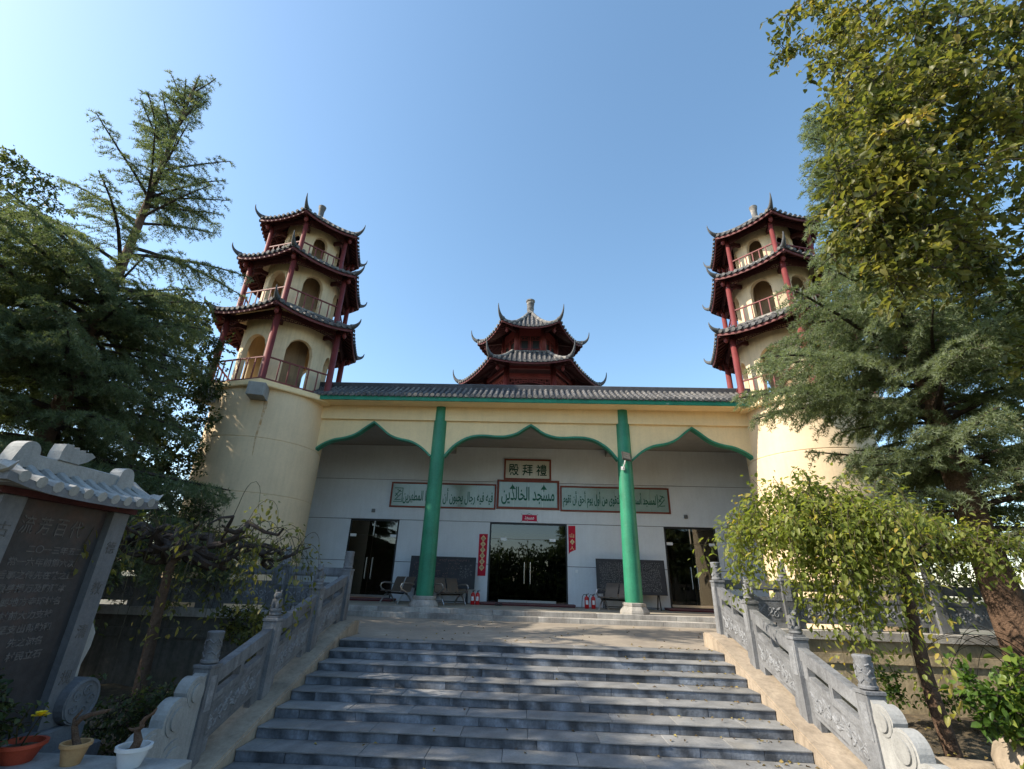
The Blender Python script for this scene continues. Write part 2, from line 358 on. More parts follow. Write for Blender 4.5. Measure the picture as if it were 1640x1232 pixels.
# planted beds each side of the stairs, lower than the court
def bed(name, x0, x1, y0, y1, z):
    nx, ny = 46, 46; rr = np.random.default_rng(5)
    xs = np.linspace(x0, x1, nx); ys = np.linspace(y0, y1, ny); X, Y = np.meshgrid(xs, ys); Z = z+.05*np.sin(X*1.9+Y*.7)+.05*np.sin(Y*2.3-X)+rr.normal(0, .018, X.shape)
    v = np.stack([X, Y, Z], -1).reshape(-1, 3); idx = np.arange(nx*ny).reshape(ny, nx)
    f = np.stack([idx[:-1, :-1], idx[:-1, 1:], idx[1:, 1:], idx[1:, :-1]], -1).reshape(-1, 4)
    return obj(name, fastmesh(name, v, f), 'soil', kind='structure', smooth=True)
bed('soil_bed', -14, -4.1, 1.5, 10.5, -1.0); bed('soil_bed', 4.1, 14, 3.5, 10.5, -.95)

# ================================================================ cheek walls, retaining walls
for sx, side in ((-1, 'left'), (1, 'right')):
    prof = [(10.62, -1.4), (10.62, .25), (10.3, .25), (9.9, .17), (5.0, -1.32), (5.0, -1.4)]
    o = obj('cheek_wall', MB().prism(prof, 0, *sorted((sx*3.475, sx*4.14))), 'cheek')
    bm = bmesh.new(); bm.from_mesh(o.data)
    bmesh.ops.bevel(bm, geom=[e for e in bm.edges if e.calc_face_angle(0) > .2], offset=.02, segments=2, affect='EDGES'); bm.to_mesh(o.data); bm.free()
    tag(o, 'sloping tan rendered wall along the shaded side of the stairs, under the left railing' if sx < 0 else 'sloping tan rendered wall along the sunlit side of the stairs, under the right railing', 'wall', 'low walls flanking the stairs')
    t = thing('retaining_wall', 'dark stained retaining wall behind the twisted bare weeping tree' if sx < 0 else 'tan retaining wall with leaf shadows behind the leafy weeping tree', 'wall', (sx*9, 10.5, -1.3), group='retaining walls of the court')
    a, b = sorted((sx*4.15, sx*15.9))
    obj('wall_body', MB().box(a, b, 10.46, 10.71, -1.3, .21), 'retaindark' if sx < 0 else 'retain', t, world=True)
    x = a
    while x < b-.05:                                             # coping stones
        w = min(1.4, b-x); obj('coping_stone', MB().box(x+.003, x+w-.003, 10.38, 10.76, .214, .37, .012), 'kerb', t, world=True); x += w
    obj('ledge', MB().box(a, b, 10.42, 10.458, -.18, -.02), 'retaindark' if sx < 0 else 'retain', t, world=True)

# ================================================================ carved stone railings
def lion(mb, c, s=1.):
    x, y, z = c
    mb.lathe([(.075*s, 0), (.085*s, .03*s), (.07*s, .06*s)], c, 12)
    mb.lathe([(.001, 0), (.06*s, .02*s), (.072*s, .07*s), (.06*s, .13*s), (.001, .16*s)], (x, y+.012*s, z+.05*s), 12)
    mb.lathe([(.001, 0), (.04*s, .015*s), (.056*s, .05*s), (.045*s, .085*s), (.001, .10*s)], (x, y-.02*s, z+.17*s), 12)
    mb.lathe([(.001, 0), (.028*s, .012*s), (.026*s, .035*s), (.001, .05*s)], (x, y-.065*s, z+.185*s), 8)
    for q in (-1, 1):
        mb.tube([(x+q*.035*s, y-.05*s, z+.03*s), (x+q*.035*s, y-.055*s, z+.1*s), (x+q*.04*s, y-.02*s, z+.16*s)], [.02*s, .022*s, .028*s], 7)
        mb.lathe([(.014*s, 0), (.016*s, .03*s), (.004*s, .045*s)], (x+q*.038*s, y-.015*s, z+.25*s), 6)
def post(parent, x, y, zb, kind, h=.97):
    p = obj('post', MB().box(x-.1, x+.1, y-.1, y+.1, zb-.06, zb+h-.035, .01).box(x-.112, x+.112, y-.112, y+.112, zb+h-.035, zb+h, .006), 'granite', parent, world=True)
    # raised frame on the two faces seen from the stairs
    f = MB()
    for q in (-1, 1):
        xa, xb = sorted((x+q*.1, x+q*.106)); f.box(xa, xb, y-.06, y+.06, zb+.5, zb+h-.12)
    f.box(x-.06, x+.06, y-.106, y-.1, zb+.5, zb+h-.12)
    obj('carved_field', f, 'carve', p, world=True)
    zt = zb+h
    if kind == 'drum':
        mb = MB(); mb.lathe([(.07, 0), (.098, .015), (.098, .04), (.085, .05), (.088, .3), (.095, .315), (.095, .335), (.08, .345)], (x, y, zt), 20)
        for k in range(9):                                      # cloud swirls cut round the drum
            a = k*2.4; zz = zt+.07+.025*k
            mb.tube([(x+.087*math.cos(a+t*.5), y+.087*math.sin(a+t*.5), zz+.025*math.sin(t*2.6)) for t in range(5)], .012, 5)
    else:
        mb = MB(); mb.box(x-.085, x+.085, y-.085, y+.085, zt, zt+.03); mb.lathe([(.075, 0), (.09, .02), (.075, .05)], (x, y, zt+.03), 16); lion(mb, (x, y, zt+.075), 1.05)
    obj('finial', mb, 'granite', p, world=True, smooth=True)
    return p
def swirl(mb, cx, cz, r, P, turns=1.3, ph=0., w=.012):
    pts = []
    for i in range(13):
        t = i/12; a = ph+t*turns*2*math.pi; q = r*(1-.8*t); pts.append(P(cx+q*math.cos(a), cz+q*math.sin(a)))
    mb.tube(pts, [w*(1-.5*i/12) for i in range(13)], 5)
def panel(parent, A, B, xconst=None, yconst=None, thick=.09):
    """slab between two posts; A, B = (along, zbase). Two slots near the top, relief scrolls below."""
    (a, za), (b, zb) = A, B
    L = b-a; sl_ = (zb-za)/L
    def Z(u, h): return za+sl_*(u-a)+h
    ax = 0 if xconst is not None else 1; c0 = xconst if xconst is not None else yconst
    def pr(mb, u0, u1, h0, h1, t):
        vs = []
        for w in (c0-t/2, c0+t/2):
            for (u, h) in ((u0, h0), (u1, h0), (u1, h1), (u0, h1)):
                vs.append((w, u, Z(u, h)) if ax == 0 else (u, w, Z(u, h)))
        mb.add(vs, [(3, 2, 1, 0), (4, 5, 6, 7), (0, 1, 5, 4), (1, 2, 6, 5), (2, 3, 7, 6), (3, 0, 4, 7)])
    base = MB(); pr(base, a, b, .10, .50, thick*.8)
    p = obj('railing_panel', base, 'granite', parent, world=True)
    top = MB(); pr(top, a, b, .71, .86, thick*1.35); pr(top, a, b, .50, .545, thick)
    m_ = (a+b)/2
    s1, s2 = a+.1*L, m_-.03*L; s3, s4 = m_+.03*L, b-.1*L
    for u0, u1 in ((a, s1), (s2, s3), (s4, b)): pr(top, u0, u1, .545, .71, thick)
    for u0, u1 in ((s1, s2), (s3, s4)): pr(top, u0, u1, .545, .565, thick); pr(top, u0, u1, .68, .71, thick)
    obj('handrail', top, 'granite', p, world=True)
    fr = MB(); rl = MB(); rr_ = random.Random(int(abs(a)*97))
    for q in (-1, 1):
        w = c0+q*(thick*.4-.005)
        for (u0, u1, h0, h1) in ((a+.04, b-.04, .14, .165), (a+.04, b-.04, .44, .465), (a+.04, a+.065, .165, .44), (b-.065, b-.04, .165, .44)):
            vs = []
            for ww in (w-.006, w+.006):
                for (u, h) in ((u0, h0), (u1, h0), (u1, h1), (u0, h1)): vs.append((ww, u, Z(u, h)) if ax == 0 else (u, ww, Z(u, h)))
            fr.add(vs, [(3, 2, 1, 0), (4, 5, 6, 7), (0, 1, 5, 4), (1, 2, 6, 5), (2, 3, 7, 6), (3, 0, 4, 7)])
        P = (lambda u, h: (w, u, Z(u, h))) if ax == 0 else (lambda u, h: (u, w, Z(u, h)))
        # a lotus in the middle, a waving stem to each side with curling leaves
        ce = .305
        for k in range(9):
            q_ = math.pi*k/8; c_, s_ = math.cos(q_), math.sin(q_); l = .10+.02*(k % 2)
            rl.tube([P(m_+c_*.02, ce-.03+s_*.02), P(m_+c_*l*.55, ce-.03+s_*l*.55), P(m_+c_*l, ce-.03+s_*l)], [.012, .026, .006], 6)
        rl.tube([P(m_-.05, ce-.05), P(m_, ce-.07), P(m_+.05, ce-.05)], [.01, .024, .01], 6)
        for sd in (-1, 1):
            e_ = .5*L-.16; W_ = [P(m_+sd*(.09+e_*t), ce+.065*math.sin(t*7.5+.4)) for t in np.linspace(0, 1, 14)]; rl.tube(W_, .012, 5)
            for t in (.2, .5, .8):
                u = m_+sd*(.09+e_*t); h0 = ce+.065*math.sin(t*7.5+.4); up_ = -1 if h0 > ce else 1
                swirl(rl, u, h0+up_*.075, .058, P, 1.2, 1.57*-up_, .02)
                for dd in (-.045, .05): rl.tube([P(u+dd*.3, h0), P(u+dd, h0-up_*.03), P(u+dd*1.5, h0-up_*.065)], [.006, .024, .005], 5)
    obj('panel_frame', fr, 'granite', p, world=True); obj('carving', rl, 'carve', p, world=True)
    for u in (a+.09, b-.09):
        ft = MB(); pr(ft, u-.09, u+.09, -.06, .10, thick*.9); obj('panel_foot', ft, 'granite', p, world=True)
PY = [10.36, 9.0, 7.63, 6.26]
def cz(y): return .25 if y > 10.3 else .17-.2955*(9.9-y) + (0 if y < 9.9 else 0)
for sx in (-1, 1):
    t = thing('stair_railing', 'shaded carved grey stone railing climbing the left edge of the stairs' if sx < 0 else 'sunlit carved grey stone railing climbing the right edge of the stairs, under leafy branches', 'railing', (sx*3.8, 8.3, -.4), group='stone railings of the stairs')
    zs = [.24, -.10, -.51, -.91]
    for k, y in enumerate(PY): post(t, sx*3.8, y, zs[k], ('drum', 'lion', 'lion', 'drum')[k])
    for k in range(3): panel(t, (PY[k+1]+.1, zs[k+1]+.03), (PY[k]-.1, zs[k]-.02), xconst=sx*3.8)
    # scrolled end stone stepping down in rounded lobes
    y = PY[3]-.1; zt = -.02; prof = [(y, -1.36), (y, zt)]
    for (cy, cz_, r) in ((y-.13, zt-.17, .16), (y-.36, zt-.36, .19), (y-.66, zt-.62, .24)):
        prof += [(cy+r*math.cos(q), cz_+r*math.sin(q)) for q in np.linspace(R(62), R(172), 9)]
    prof += [(y-.98, -1.36)]
    e = obj('end_scroll', MB().prism(prof, 0, sx*3.8-.075, sx*3.8+.075), 'palestone', t, world=True)
    for n_, (cy, cz_, r) in enumerate(((y-.13, zt-.17, .135), (y-.36, zt-.36, .16), (y-.66, zt-.62, .205), (y-.30, zt-.75, .2), (y-.75, zt-.98, .16))):
        for k_, q in ((1., .083+.003*n_), (.68, .101+.003*n_)):
            obj('scroll_lobe', MB().prism([(cy+r*k_*math.cos(w_), cz_+r*k_*math.sin(w_)) for w_ in np.linspace(0, 2*math.pi, 22, endpoint=False)], 0, sx*3.8-q, sx*3.8+q), 'palestone', e, world=True)
    # level railing on the court edge
    t = thing('court_railing', 'dark grey stone railing along the court edge behind the twisted bare tree' if sx < 0 else 'grey stone railing along the court edge between leafy weeping tree and cedar trunk', 'railing', (sx*7, 10.56, .37), group='stone railings of the court')
    xs = [5.22, 6.68, 8.14, 9.6, 11.06, 12.5]
    prev = 3.9+.02
    for k, x in enumerate(xs):
        post(t, sx*x, 10.56, .37, 'drum' if (k == 2) else 'lion', .9)
        a, b = sorted((sx*prev, sx*(x-.1))); panel(t, (a, .37), (b, .37), yconst=10.56); prev = x+.1

# ================================================================ prayer hall
hall = thing('prayer_hall', 'cream and white prayer hall with three ogee arches on green columns', 'building', (0, 19.3, 0))
def H(name, mb, mt, parent=None, **k): return obj(name, mb, mt, parent or hall, world=True, **k)
YB = 19.3
doors = [(-7.21, -5.24), (-1.555, 1.49), (5.31, 7.29)]
DT = 3.25
# backing wall with its three doorways, then the painted panels with open joints
bk = MB(); xs = [-9.7, -7.21, -5.24, -1.555, 1.49, 5.31, 7.29, 9.7]
for i in range(0, 7, 2): bk.box(xs[i], xs[i+1], YB+.03, YB+.24, 0, DT)
bk.box(-9.7, 9.7, YB+.03, YB+.24, DT+.001, 7.0); H('wall', bk, 'backing')
jg = .011
for (za, zb) in ((.27, 1.67), (1.67, DT)):
    for i in range(0, 7, 2): H('wall_panel', MB().box(xs[i]+(jg if i else 0), xs[i+1]-(jg if i < 6 else 0), YB, YB+.027, za+jg, zb-jg), 'white')
for (za, zb) in ((DT, 4.86), (4.86, 6.33)): H('wall_panel', MB().box(-9.7, 9.7, YB, YB+.027, za+jg, zb-jg), 'white')
# porch ceiling, cross beams, end walls
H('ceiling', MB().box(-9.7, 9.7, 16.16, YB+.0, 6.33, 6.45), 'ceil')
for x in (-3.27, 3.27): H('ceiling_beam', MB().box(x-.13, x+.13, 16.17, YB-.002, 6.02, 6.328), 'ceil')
for sx in (-1, 1): H('end_wall', MB().box(*sorted((sx*9.55, sx*9.7)), 16.5, YB-.003, .27, 6.327), 'white')
# hall volume behind
vol = MB(); vol.box(-9.7, -9.5, YB+.25, 23.2, 0, .9).box(-9.7, -9.5, YB+.25, 19.9, .9, 2.9).box(-9.7, -9.5, 21.2, 21.5, .9, 2.9).box(-9.7, -9.5, 22.8, 23.2, .9, 2.9).box(-9.7, -9.5, YB+.25, 23.2, 2.9, 7.2)
vol.box(-9.7, -9.5, 23.2, 31, 0, 7.2); vol.box(9.5, 9.7, YB+.25, 31, 0, 7.2).box(-9.5, 9.5, 30.8, 31, 0, 7.2)
H('side_walls', vol, 'cream', kind='structure'); H('flat_roof', MB().box(-9.7, 9.7, 16.9, 31, 7.2, 7.4), 'ridge')
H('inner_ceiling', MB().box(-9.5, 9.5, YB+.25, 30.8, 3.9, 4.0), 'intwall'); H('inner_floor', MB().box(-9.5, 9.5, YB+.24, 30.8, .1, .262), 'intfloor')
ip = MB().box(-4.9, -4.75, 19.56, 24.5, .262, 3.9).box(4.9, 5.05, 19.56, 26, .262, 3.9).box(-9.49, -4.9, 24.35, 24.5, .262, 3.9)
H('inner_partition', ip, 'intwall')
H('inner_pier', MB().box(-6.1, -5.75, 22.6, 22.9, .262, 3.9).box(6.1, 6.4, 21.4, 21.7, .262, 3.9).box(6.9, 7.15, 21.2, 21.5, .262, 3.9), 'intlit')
wn_ = MB()
for (a, b) in ((19.9, 21.2), (21.5, 22.8)):
    wn_.box(-9.66, -9.6, a, a+.06, .9, 2.9).box(-9.66, -9.6, b-.06, b, .9, 2.9).box(-9.66, -9.6, a+.06, b-.06, 2.2, 2.26).box(-9.66, -9.6, (a+b)/2-.03, (a+b)/2+.03, .9, 2.2)
H('side_window_frame', wn_, 'steel')
# glass doors
for k, (a, b) in enumerate(doors):
    zf = .36 if k != 1 else .34
    fr = MB().box(a, a+.05, YB-.01, YB+.09, zf, DT-.012).box(b-.05, b, YB-.01, YB+.09, zf, DT-.012).box(a+.05, b-.05, YB-.01, YB+.09, DT-.07, DT-.012).box(a, b, YB-.01, YB+.12, .262, zf)
    d = H('door_frame', fr, 'black')
    if k == 1:
        l0, l1, mid, tz = -1.13, 1.05, -.05, 2.62
        H('side_pane', MB().box(a+.052, l0-.012, YB+.03, YB+.042, zf+.005, tz), 'glass', d); H('side_pane', MB().box(l1+.012, b-.052, YB+.03, YB+.042, zf+.005, tz), 'glass', d)
    else: l0, l1, mid, tz = a+.055, b-.055, (a+b)/2, 2.62
    H('transom_pane', MB().box(a+.052, b-.052, YB+.03, YB+.042, tz+.012, DT-.075), 'glass', d)
    if k != 1: H('transom_bar', MB().box(mid-.018, mid+.018, YB+.015, YB+.05, tz+.012, DT-.072), 'steel', d)
    for s, (p, q) in ((-1, (l0, mid-.006)), (1, (mid+.006, l1))):
        lf = H('door_leaf', MB().box(p, q, YB+.03, YB+.042, zf+.1, tz), 'glass')
        H('bottom_rail', MB().box(p, q, YB+.018, YB+.055, zf+.012, zf+.1), 'steel', lf)
        hx = mid+s*.115
        H('handle', MB().tube([(hx, YB+.028, 1.02), (hx, YB-.035, 1.02), (hx, YB-.035, 1.78), (hx, YB+.028, 1.78)], .016, 8), 'steel', lf, smooth=True)
        hz = p if s < 0 else q
        H('hinge_plate', MB().box(*sorted((hz+(.0), hz-s*.24)), YB+.02, YB+.053, tz-.055, tz+.05), 'whitelab', lf)
# entablature: arch panels, trim, beam, soffit, fascia
def ogee(x0, x1, zs, za, mid):
    """outline of the arch underside from left spring to right spring"""
    if mid: pts = [(0, 0), (.10, .31), (.225, .53), (.345, .63), (.47, .65), (.61, .63), (.72, .645), (.84, .74), (.935, .9), (1, 1)]
    else: pts = [(0, 0), (.175, .27), (.355, .43), (.52, .49), (.635, .55), (.745, .65), (.9, .87), (1, 1.0)]
    # smooth by Catmull-Rom
    P = [pts[0]]+pts+[pts[-1]]; out = []
    for i in range(1, len(P)-2):
        for q in range(4):
            t = q/4; p0, p1, p2, p3 = (np.array(P[i+d]) for d in (-1, 0, 1, 2))
            out.append(.5*((2*p1)+(-p0+p2)*t+(2*p0-5*p1+4*p2-p3)*t*t+(-p0+3*p1-3*p2+p3)*t**3))
    out.append(np.array(pts[-1])); c = (x0+x1)/2; hw = (x1-x0)/2
    Lh = [(x0+u*hw, zs+h*(za-zs)) for u, h in out]; Rh = [(x1-u*hw, zs+h*(za-zs)) for u, h in out[::-1][1:]]
    return Lh+Rh
YA0, YA1, ZL = 15.95, 16.15, 6.34
for (x0, x1, za, mid) in ((-7.86, -3.50, 6.29, 0), (-3.05, 3.05, 6.28, 1), (3.50, 7.86, 6.29, 0)):
    c = ogee(x0, x1, 5.06, za, mid); n = len(c)
    vs = []; 
    for y in (YA0, YA1):
        vs += [(x, y, z) for x, z in c]+[(x, y, ZL) for x, z in c]
    fs = []
    for i in range(n-1):
        fs += [(i, i+1, n+i+1, n+i), (2*n+i, 3*n+i, 3*n+i+1, 2*n+i+1), (i, 2*n+i, 2*n+i+1, i+1), (n+i, n+i+1, 3*n+i+1, 3*n+i)]
    fs += [(0, n, 3*n, 2*n), (n-1, 3*n-1, 4*n-1, 2*n-1)]
    pnl = H('arch_panel', MB().add(vs, fs), 'cream')
    nr = []
    for i in range(n):                                           # trim: a band under the arch line
        p = np.array(c[max(i-1, 0)]); q = np.array(c[min(i+1, n-1)]); d = (q-p)/np.linalg.norm(q-p); nr.append(np.array([d[1], -d[0]]))
    mid_i = n//2; nr[mid_i] = np.array([0, -1.25])
    vs = []
    for y in (YA0-.045, YA1+.02):
        vs += [(c[i][0]-nr[i][0]*.012, y, c[i][1]-nr[i][1]*.012) for i in range(n)]+[(c[i][0]+nr[i][0]*.05, y, c[i][1]+nr[i][1]*.05) for i in range(n)]
    H('arch_trim', MB().add(vs, fs), 'green', pnl)
for (a, b) in ((-7.95, 7.95),):
    H('beam', MB().box(a, b, 15.85, 16.2, ZL+.003, 6.858), 'cream')
H('soffit', MB().box(-8.15, 8.15, 15.25, 16.4, 6.86, 6.93), 'cream')
H('eave_board', MB().box(-8.2, 8.2, 15.19, 15.247, 6.845, 7.03), 'greenedge')
for sx in (-1, 1):                                               # closing pieces beside the drums
    H('pier', MB().box(*sorted((sx*7.86, sx*8.6)), 15.97, 16.14, .27, 6.33), 'cream')
# columns
for sx in (-1, 1):
    x = sx*3.27
    col = H('column', MB().lathe([(.272, 0), (.268, 1.5), (.25, 3.6), (.228, 6.27)], (x, 16.0, .585), 28), 'green', smooth=True)
    base = MB().lathe([(.455, 0), (.455, .05), (.44, .10), (.36, .20), (.345, .215), (.36, .225), (.365, .30), (.33, .315)], (x, 16.0, .27), 28 if sx < 0 else 8, R(22.5))
    H('column_base', base, 'kerb', col, smooth=sx < 0)
# tiled pent roof: pan sheet, tile rolls, ridge
ya, za_, yb_, zb_ = 15.2, 7.05, 16.42, 7.81
def pz(y): s = (y-ya)/(yb_-ya); return za_+(zb_-za_)*(.8*s+.2*s*s)
pan = MB(); ys_ = np.linspace(ya, yb_, 7); vs = []
for dz in (0, -.05):
    for y in ys_: vs += [(-8.22, y, pz(y)+dz), (8.22, y, pz(y)+dz)]
k = len(ys_); fs = [(2*i, 2*i+1, 2*i+3, 2*i+2) for i in range(k-1)]+[(2*k+2*i, 2*k+2*i+2, 2*k+2*i+3, 2*k+2*i+1) for i in range(k-1)]+[(0, 2*k, 2*k+1, 1)]
for i in range(k-1): fs += [(2*i, 2*i+2, 2*k+2*i+2, 2*k+2*i), (2*i+1, 2*k+2*i+1, 2*k+2*i+3, 2*i+3)]
roof = H('pent_roof', MB().add(vs, fs), 'pan')
def roll_mesh(path, r, name='roof_tile', seg=None):
    """a row of half-round cover tiles: each tile overlaps the next, the last one closed by a disc"""
    mb = MB(); n = 8; P = [Vector(p) for p in path]
    for i in range(len(P)-1):
        a, b = P[i], P[i+1]; d = (b-a).normalized(); sd = Vector((1, 0, 0)); nn = sd.cross(d).normalized(); vs = []
        for p, rr in ((a, r*1.07), (b+d*.02, r*.9)):
            for j in range(n+1):
                t = math.pi*j/n; vs.append(p+sd*math.cos(t)*rr+nn*math.sin(t)*rr)
        mb.add(vs, [(j, j+1, n+2+j, n+1+j) for j in range(n)]+[tuple(range(n+1)), tuple(range(n+1, 2*n+2))])
    a = P[0]; mb.add([a+Vector((math.cos(2*math.pi*j/10)*r*1.15, dy, math.sin(2*math.pi*j/10)*r*1.15+r*.15)) for dy in (-.03, .0) for j in range(10)], [tuple(range(10)), tuple(range(10, 20))[::-1]]+[(j, (j+1) % 10, 10+(j+1) % 10, 10+j) for j in range(10)])
    return mb.mesh(name)
rm = roll_mesh([(0, y-19.3, pz(y)+.012) for y in np.linspace(ya-.05, yb_, 6)], .062); rm.materials.append(M['tile'])
xs_ = np.arange(-8.13, 8.15, .202)
for x in xs_: obj('roof_tile', rm, None, hall, loc=(float(x), 0, 0))
dr = MB()
for x in xs_[:-1]+.101: dr.add([(x-.06, ya-.035, za_+.01), (x+.06, ya-.035, za_+.01), (x+.04, ya-.035, za_-.06), (x, ya-.035, za_-.085), (x-.04, ya-.035, za_-.06)]+[(x-.06, ya-.01, za_+.01), (x+.06, ya-.01, za_+.01), (x+.04, ya-.01, za_-.06), (x, ya-.01, za_-.085), (x-.04, ya-.01, za_-.06)], [(0, 1, 2, 3, 4), (9, 8, 7, 6, 5), (0, 5, 6, 1), (1, 6, 7, 2), (2, 7, 8, 3), (3, 8, 9, 4), (4, 9, 5, 0)])
H('drip_tiles', dr, 'tile', roof, kind='stuff')
H('ridge_cap', MB().box(-8.3, 8.3, 16.33, 16.60, 7.70, 7.995, .03), 'ridge', roof)
H('parapet', MB().box(-8.2, 8.2, 16.45, 16.95, 6.95, 7.69), 'cream')
# carpeted threshold steps
for k, (a, b) in enumerate(((-7.5, -5.0), (-1.78, 1.72), (5.05, 7.55))):
    t = thing('threshold_step', ('red-brown carpeted doorstep before the left glass door', 'wide red-brown carpeted doorstep before the central glass doors', 'red-brown carpeted doorstep before the right glass door')[k], 'doorstep', ((a+b)/2, 18.9, .27), group='carpeted doorsteps of the hall')
    obj('step_block', MB().box(a+.02, b-.02, 18.66, YB-.012, .27, .305), 'carpetedge', t, world=True)
    obj('carpet', MB().box(a, b, 18.64, YB-.012, .306, .36), 'mat', t, world=True)
# ================================================================ hexagonal tiled roofs
C30, T30 = math.cos(R(30)), math.tan(R(30))
def rotz(p, a): c, s = math.cos(a), math.sin(a); return (p[0]*c-p[1]*s, p[0]*s+p[1]*c, p[2])
class HexRoof:
    def __init__(s, ro, zc, zm, ri, zi, p=1.35): s.ro, s.zc, s.zm, s.ri, s.zi, s.p = ro, zc, zm, ri, zi, p; s.do, s.di = ro*C30, ri*C30
    def z(s, u, d):
        t = (s.do-d)/(s.do-s.di); t = min(max(t, -.15), 1); hw = max(d*T30, 1e-3); q = min(abs(u)/hw, 1.06)
        base = s.zm+(s.zi-s.zm)*(abs(t)**s.p if t >= 0 else -(abs(t)*.6)); return base+(s.zc-s.zm)*max(1-t, 0)**1.6*q**2.3
    def sheet(s, off, dex=0., nu=13, nd=8):
        mb = MB()
        for k in range(6):
            vs = []
            for i in range(nd):
                d = s.do+dex+(s.di-s.do-dex)*i/(nd-1)
                for j in range(nu):
                    u = (-1+2*j/(nu-1))*d*T30; vs.append(rotz((u, -d, s.z(u, d)+off), k*math.pi/3))
            mb.add(vs, [(i*nu+j, i*nu+j+1, (i+1)*nu+j+1, (i+1)*nu+j) for i in range(nd-1) for j in range(nu-1)])
        return mb
def slab_between(a, b, s, nu, nd):
    """two sheets of the same layout closed along eave and top edges"""
    mb = MB(); mb.v = a.v+b.v; n = len(a.v); mb.f = list(a.f)+[tuple(i+n for i in f)[::-1] for f in b.f]
    per = nu*nd
    for k in range(6):
        o = k*per
        for j in range(nu-1):
            mb.f.append((o+j+1, o+j, n+o+j, n+o+j+1)); e = o+(nd-1)*nu; mb.f.append((e+j, e+j+1, n+e+j+1, n+e+j))
    return mb
def build_hex_roof(parent, Rf, tip, rolls, rr=.055, hipr=.075, rafters=8, pend=None, top=False, cols=('tile', 'pan')):
    nu, nd = 13, 8
    roof = obj('roof', slab_between(Rf.sheet(0, .02), Rf.sheet(-.05, .02), Rf, nu, nd), 'pan', parent)
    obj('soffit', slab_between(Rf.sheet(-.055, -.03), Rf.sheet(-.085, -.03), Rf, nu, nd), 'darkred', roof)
    # fascia board along each curved eave
    fm = MB(); d0, d1 = Rf.do-.005, Rf.do-.045; n = 17
    vs = []
    for d in (d0, d1):
        for dz in (-.06, -.155):
            for j in range(n):
                u = (-1+2*j/(n-1))*d*T30; vs.append((u, -d, Rf.z(u, Rf.do)+dz))
    fs = []
    for j in range(n-1): fs += [(j, j+1, n+j+1, n+j), (2*n+j, 3*n+j, 3*n+j+1, 2*n+j+1), (n+j, n+j+1, 3*n+j+1, 3*n+j), (j, 2*n+j, 2*n+j+1, j+1)]
    fm.add(vs, fs); fmesh = fm.mesh('fascia'); fmesh.materials.append(M['fascia'])
    for k in range(6): obj('fascia', fmesh, None, parent, rz=k*math.pi/3)
    # rafters under the eaves
    rf = MB()
    for k in range(6):
        for j in range(rafters):
            u = (-1+2*(j+.5)/rafters)*Rf.do*T30*.93; de = Rf.do-.06; dn = max(Rf.di+.02, abs(u)/T30+.05)
            if de-dn < .1: continue
            m_ = (de+dn)/2; pts = [rotz((u, -d, Rf.z(u, d)-.12), k*math.pi/3) for d in (de, m_, dn)]
            rf.bar(pts[0], pts[1], .05, .07); rf.bar(pts[1], pts[2], .05, .07)
        a = R(30)+k*math.pi/3                                    # hip rafter
        P = [(rr_*math.sin(a), -rr_*math.cos(a), z-.15) for rr_, z in ((Rf.ro-.04, Rf.zc), ((Rf.ro+Rf.ri)/2, Rf.z((Rf.ro+Rf.ri)/4, (Rf.do+Rf.di)/2)), (Rf.ri+.02, Rf.zi))]
        rf.bar(P[0], P[1], .09, .13); rf.bar(P[1], P[2], .09, .13)
    obj('rafters', rf, 'darkred', roof, kind='stuff')
    # rows of cover tiles on every face
    us = [(-1+2*(j+.5)/rolls)*Rf.ro/2*.97 for j in range(rolls)]
    for u in us:
        de = Rf.do+.05; dn = max(Rf.di+.01, abs(u)/T30+.03)
        if de-dn < .12: dn = de-.12
        ns = max(2, min(8, int((de-dn)/.2)+1)); path = [(u, -d, Rf.z(u, d)+.01) for d in np.linspace(de, dn, ns+1)]
        me = roll_mesh(path, rr); me.materials.append(M['tile'])
        for k in range(6): obj('roof_tile', me, None, parent, rz=k*math.pi/3)
    # hips ending in upswept horns
    hp = MB(); path = []; rad = []
    for t in np.linspace(0, 1, 7):
        r_ = Rf.ri+(Rf.ro-Rf.ri)*t; path.append((r_*math.sin(R(30)), -r_*math.cos(R(30)), Rf.z(r_/2, r_*C30)+.05)); rad.append(hipr)
    hp.tube(path, rad, 8); hm = hp.mesh('hip_ridge'); hm.materials.append(M['hip'])
    hn = MB(); rt_, zt_ = tip; path = []; rad = []
    for t in np.linspace(0, 1, 9):
        r_ = Rf.ro-.06+(rt_-Rf.ro+.06)*math.sin(t*math.pi/2)**.9; z_ = Rf.zc+.05+(zt_-Rf.zc-.05)*t**1.7
        path.append((r_*.5, -r_*C30, z_)); rad.append(hipr*(1.45-1.3*t**.7))
    hn.tube(path, rad, 8); hnm = hn.mesh('eave_horn'); hnm.materials.append(M['horn'])
    for o_ in (hm, hnm): o_.polygons.foreach_set('use_smooth', [True]*len(o_.polygons))
    for k in range(6): obj('hip_ridge', hm, None, parent, rz=k*math.pi/3); obj('eave_horn', hnm, None, parent, rz=k*math.pi/3)
    if not top:                                                  # mortar band where the skirt roof meets the storey above
        bd = MB(); bd.lathe([(Rf.ri+.0, Rf.zi-.04), (Rf.ri+.07, Rf.zi-.02), (Rf.ri+.06, Rf.zi+.07), (Rf.ri-.05, Rf.zi+.08)], n=6, a0=R(0))
        obj('ridge_band', bd, 'hip', roof)
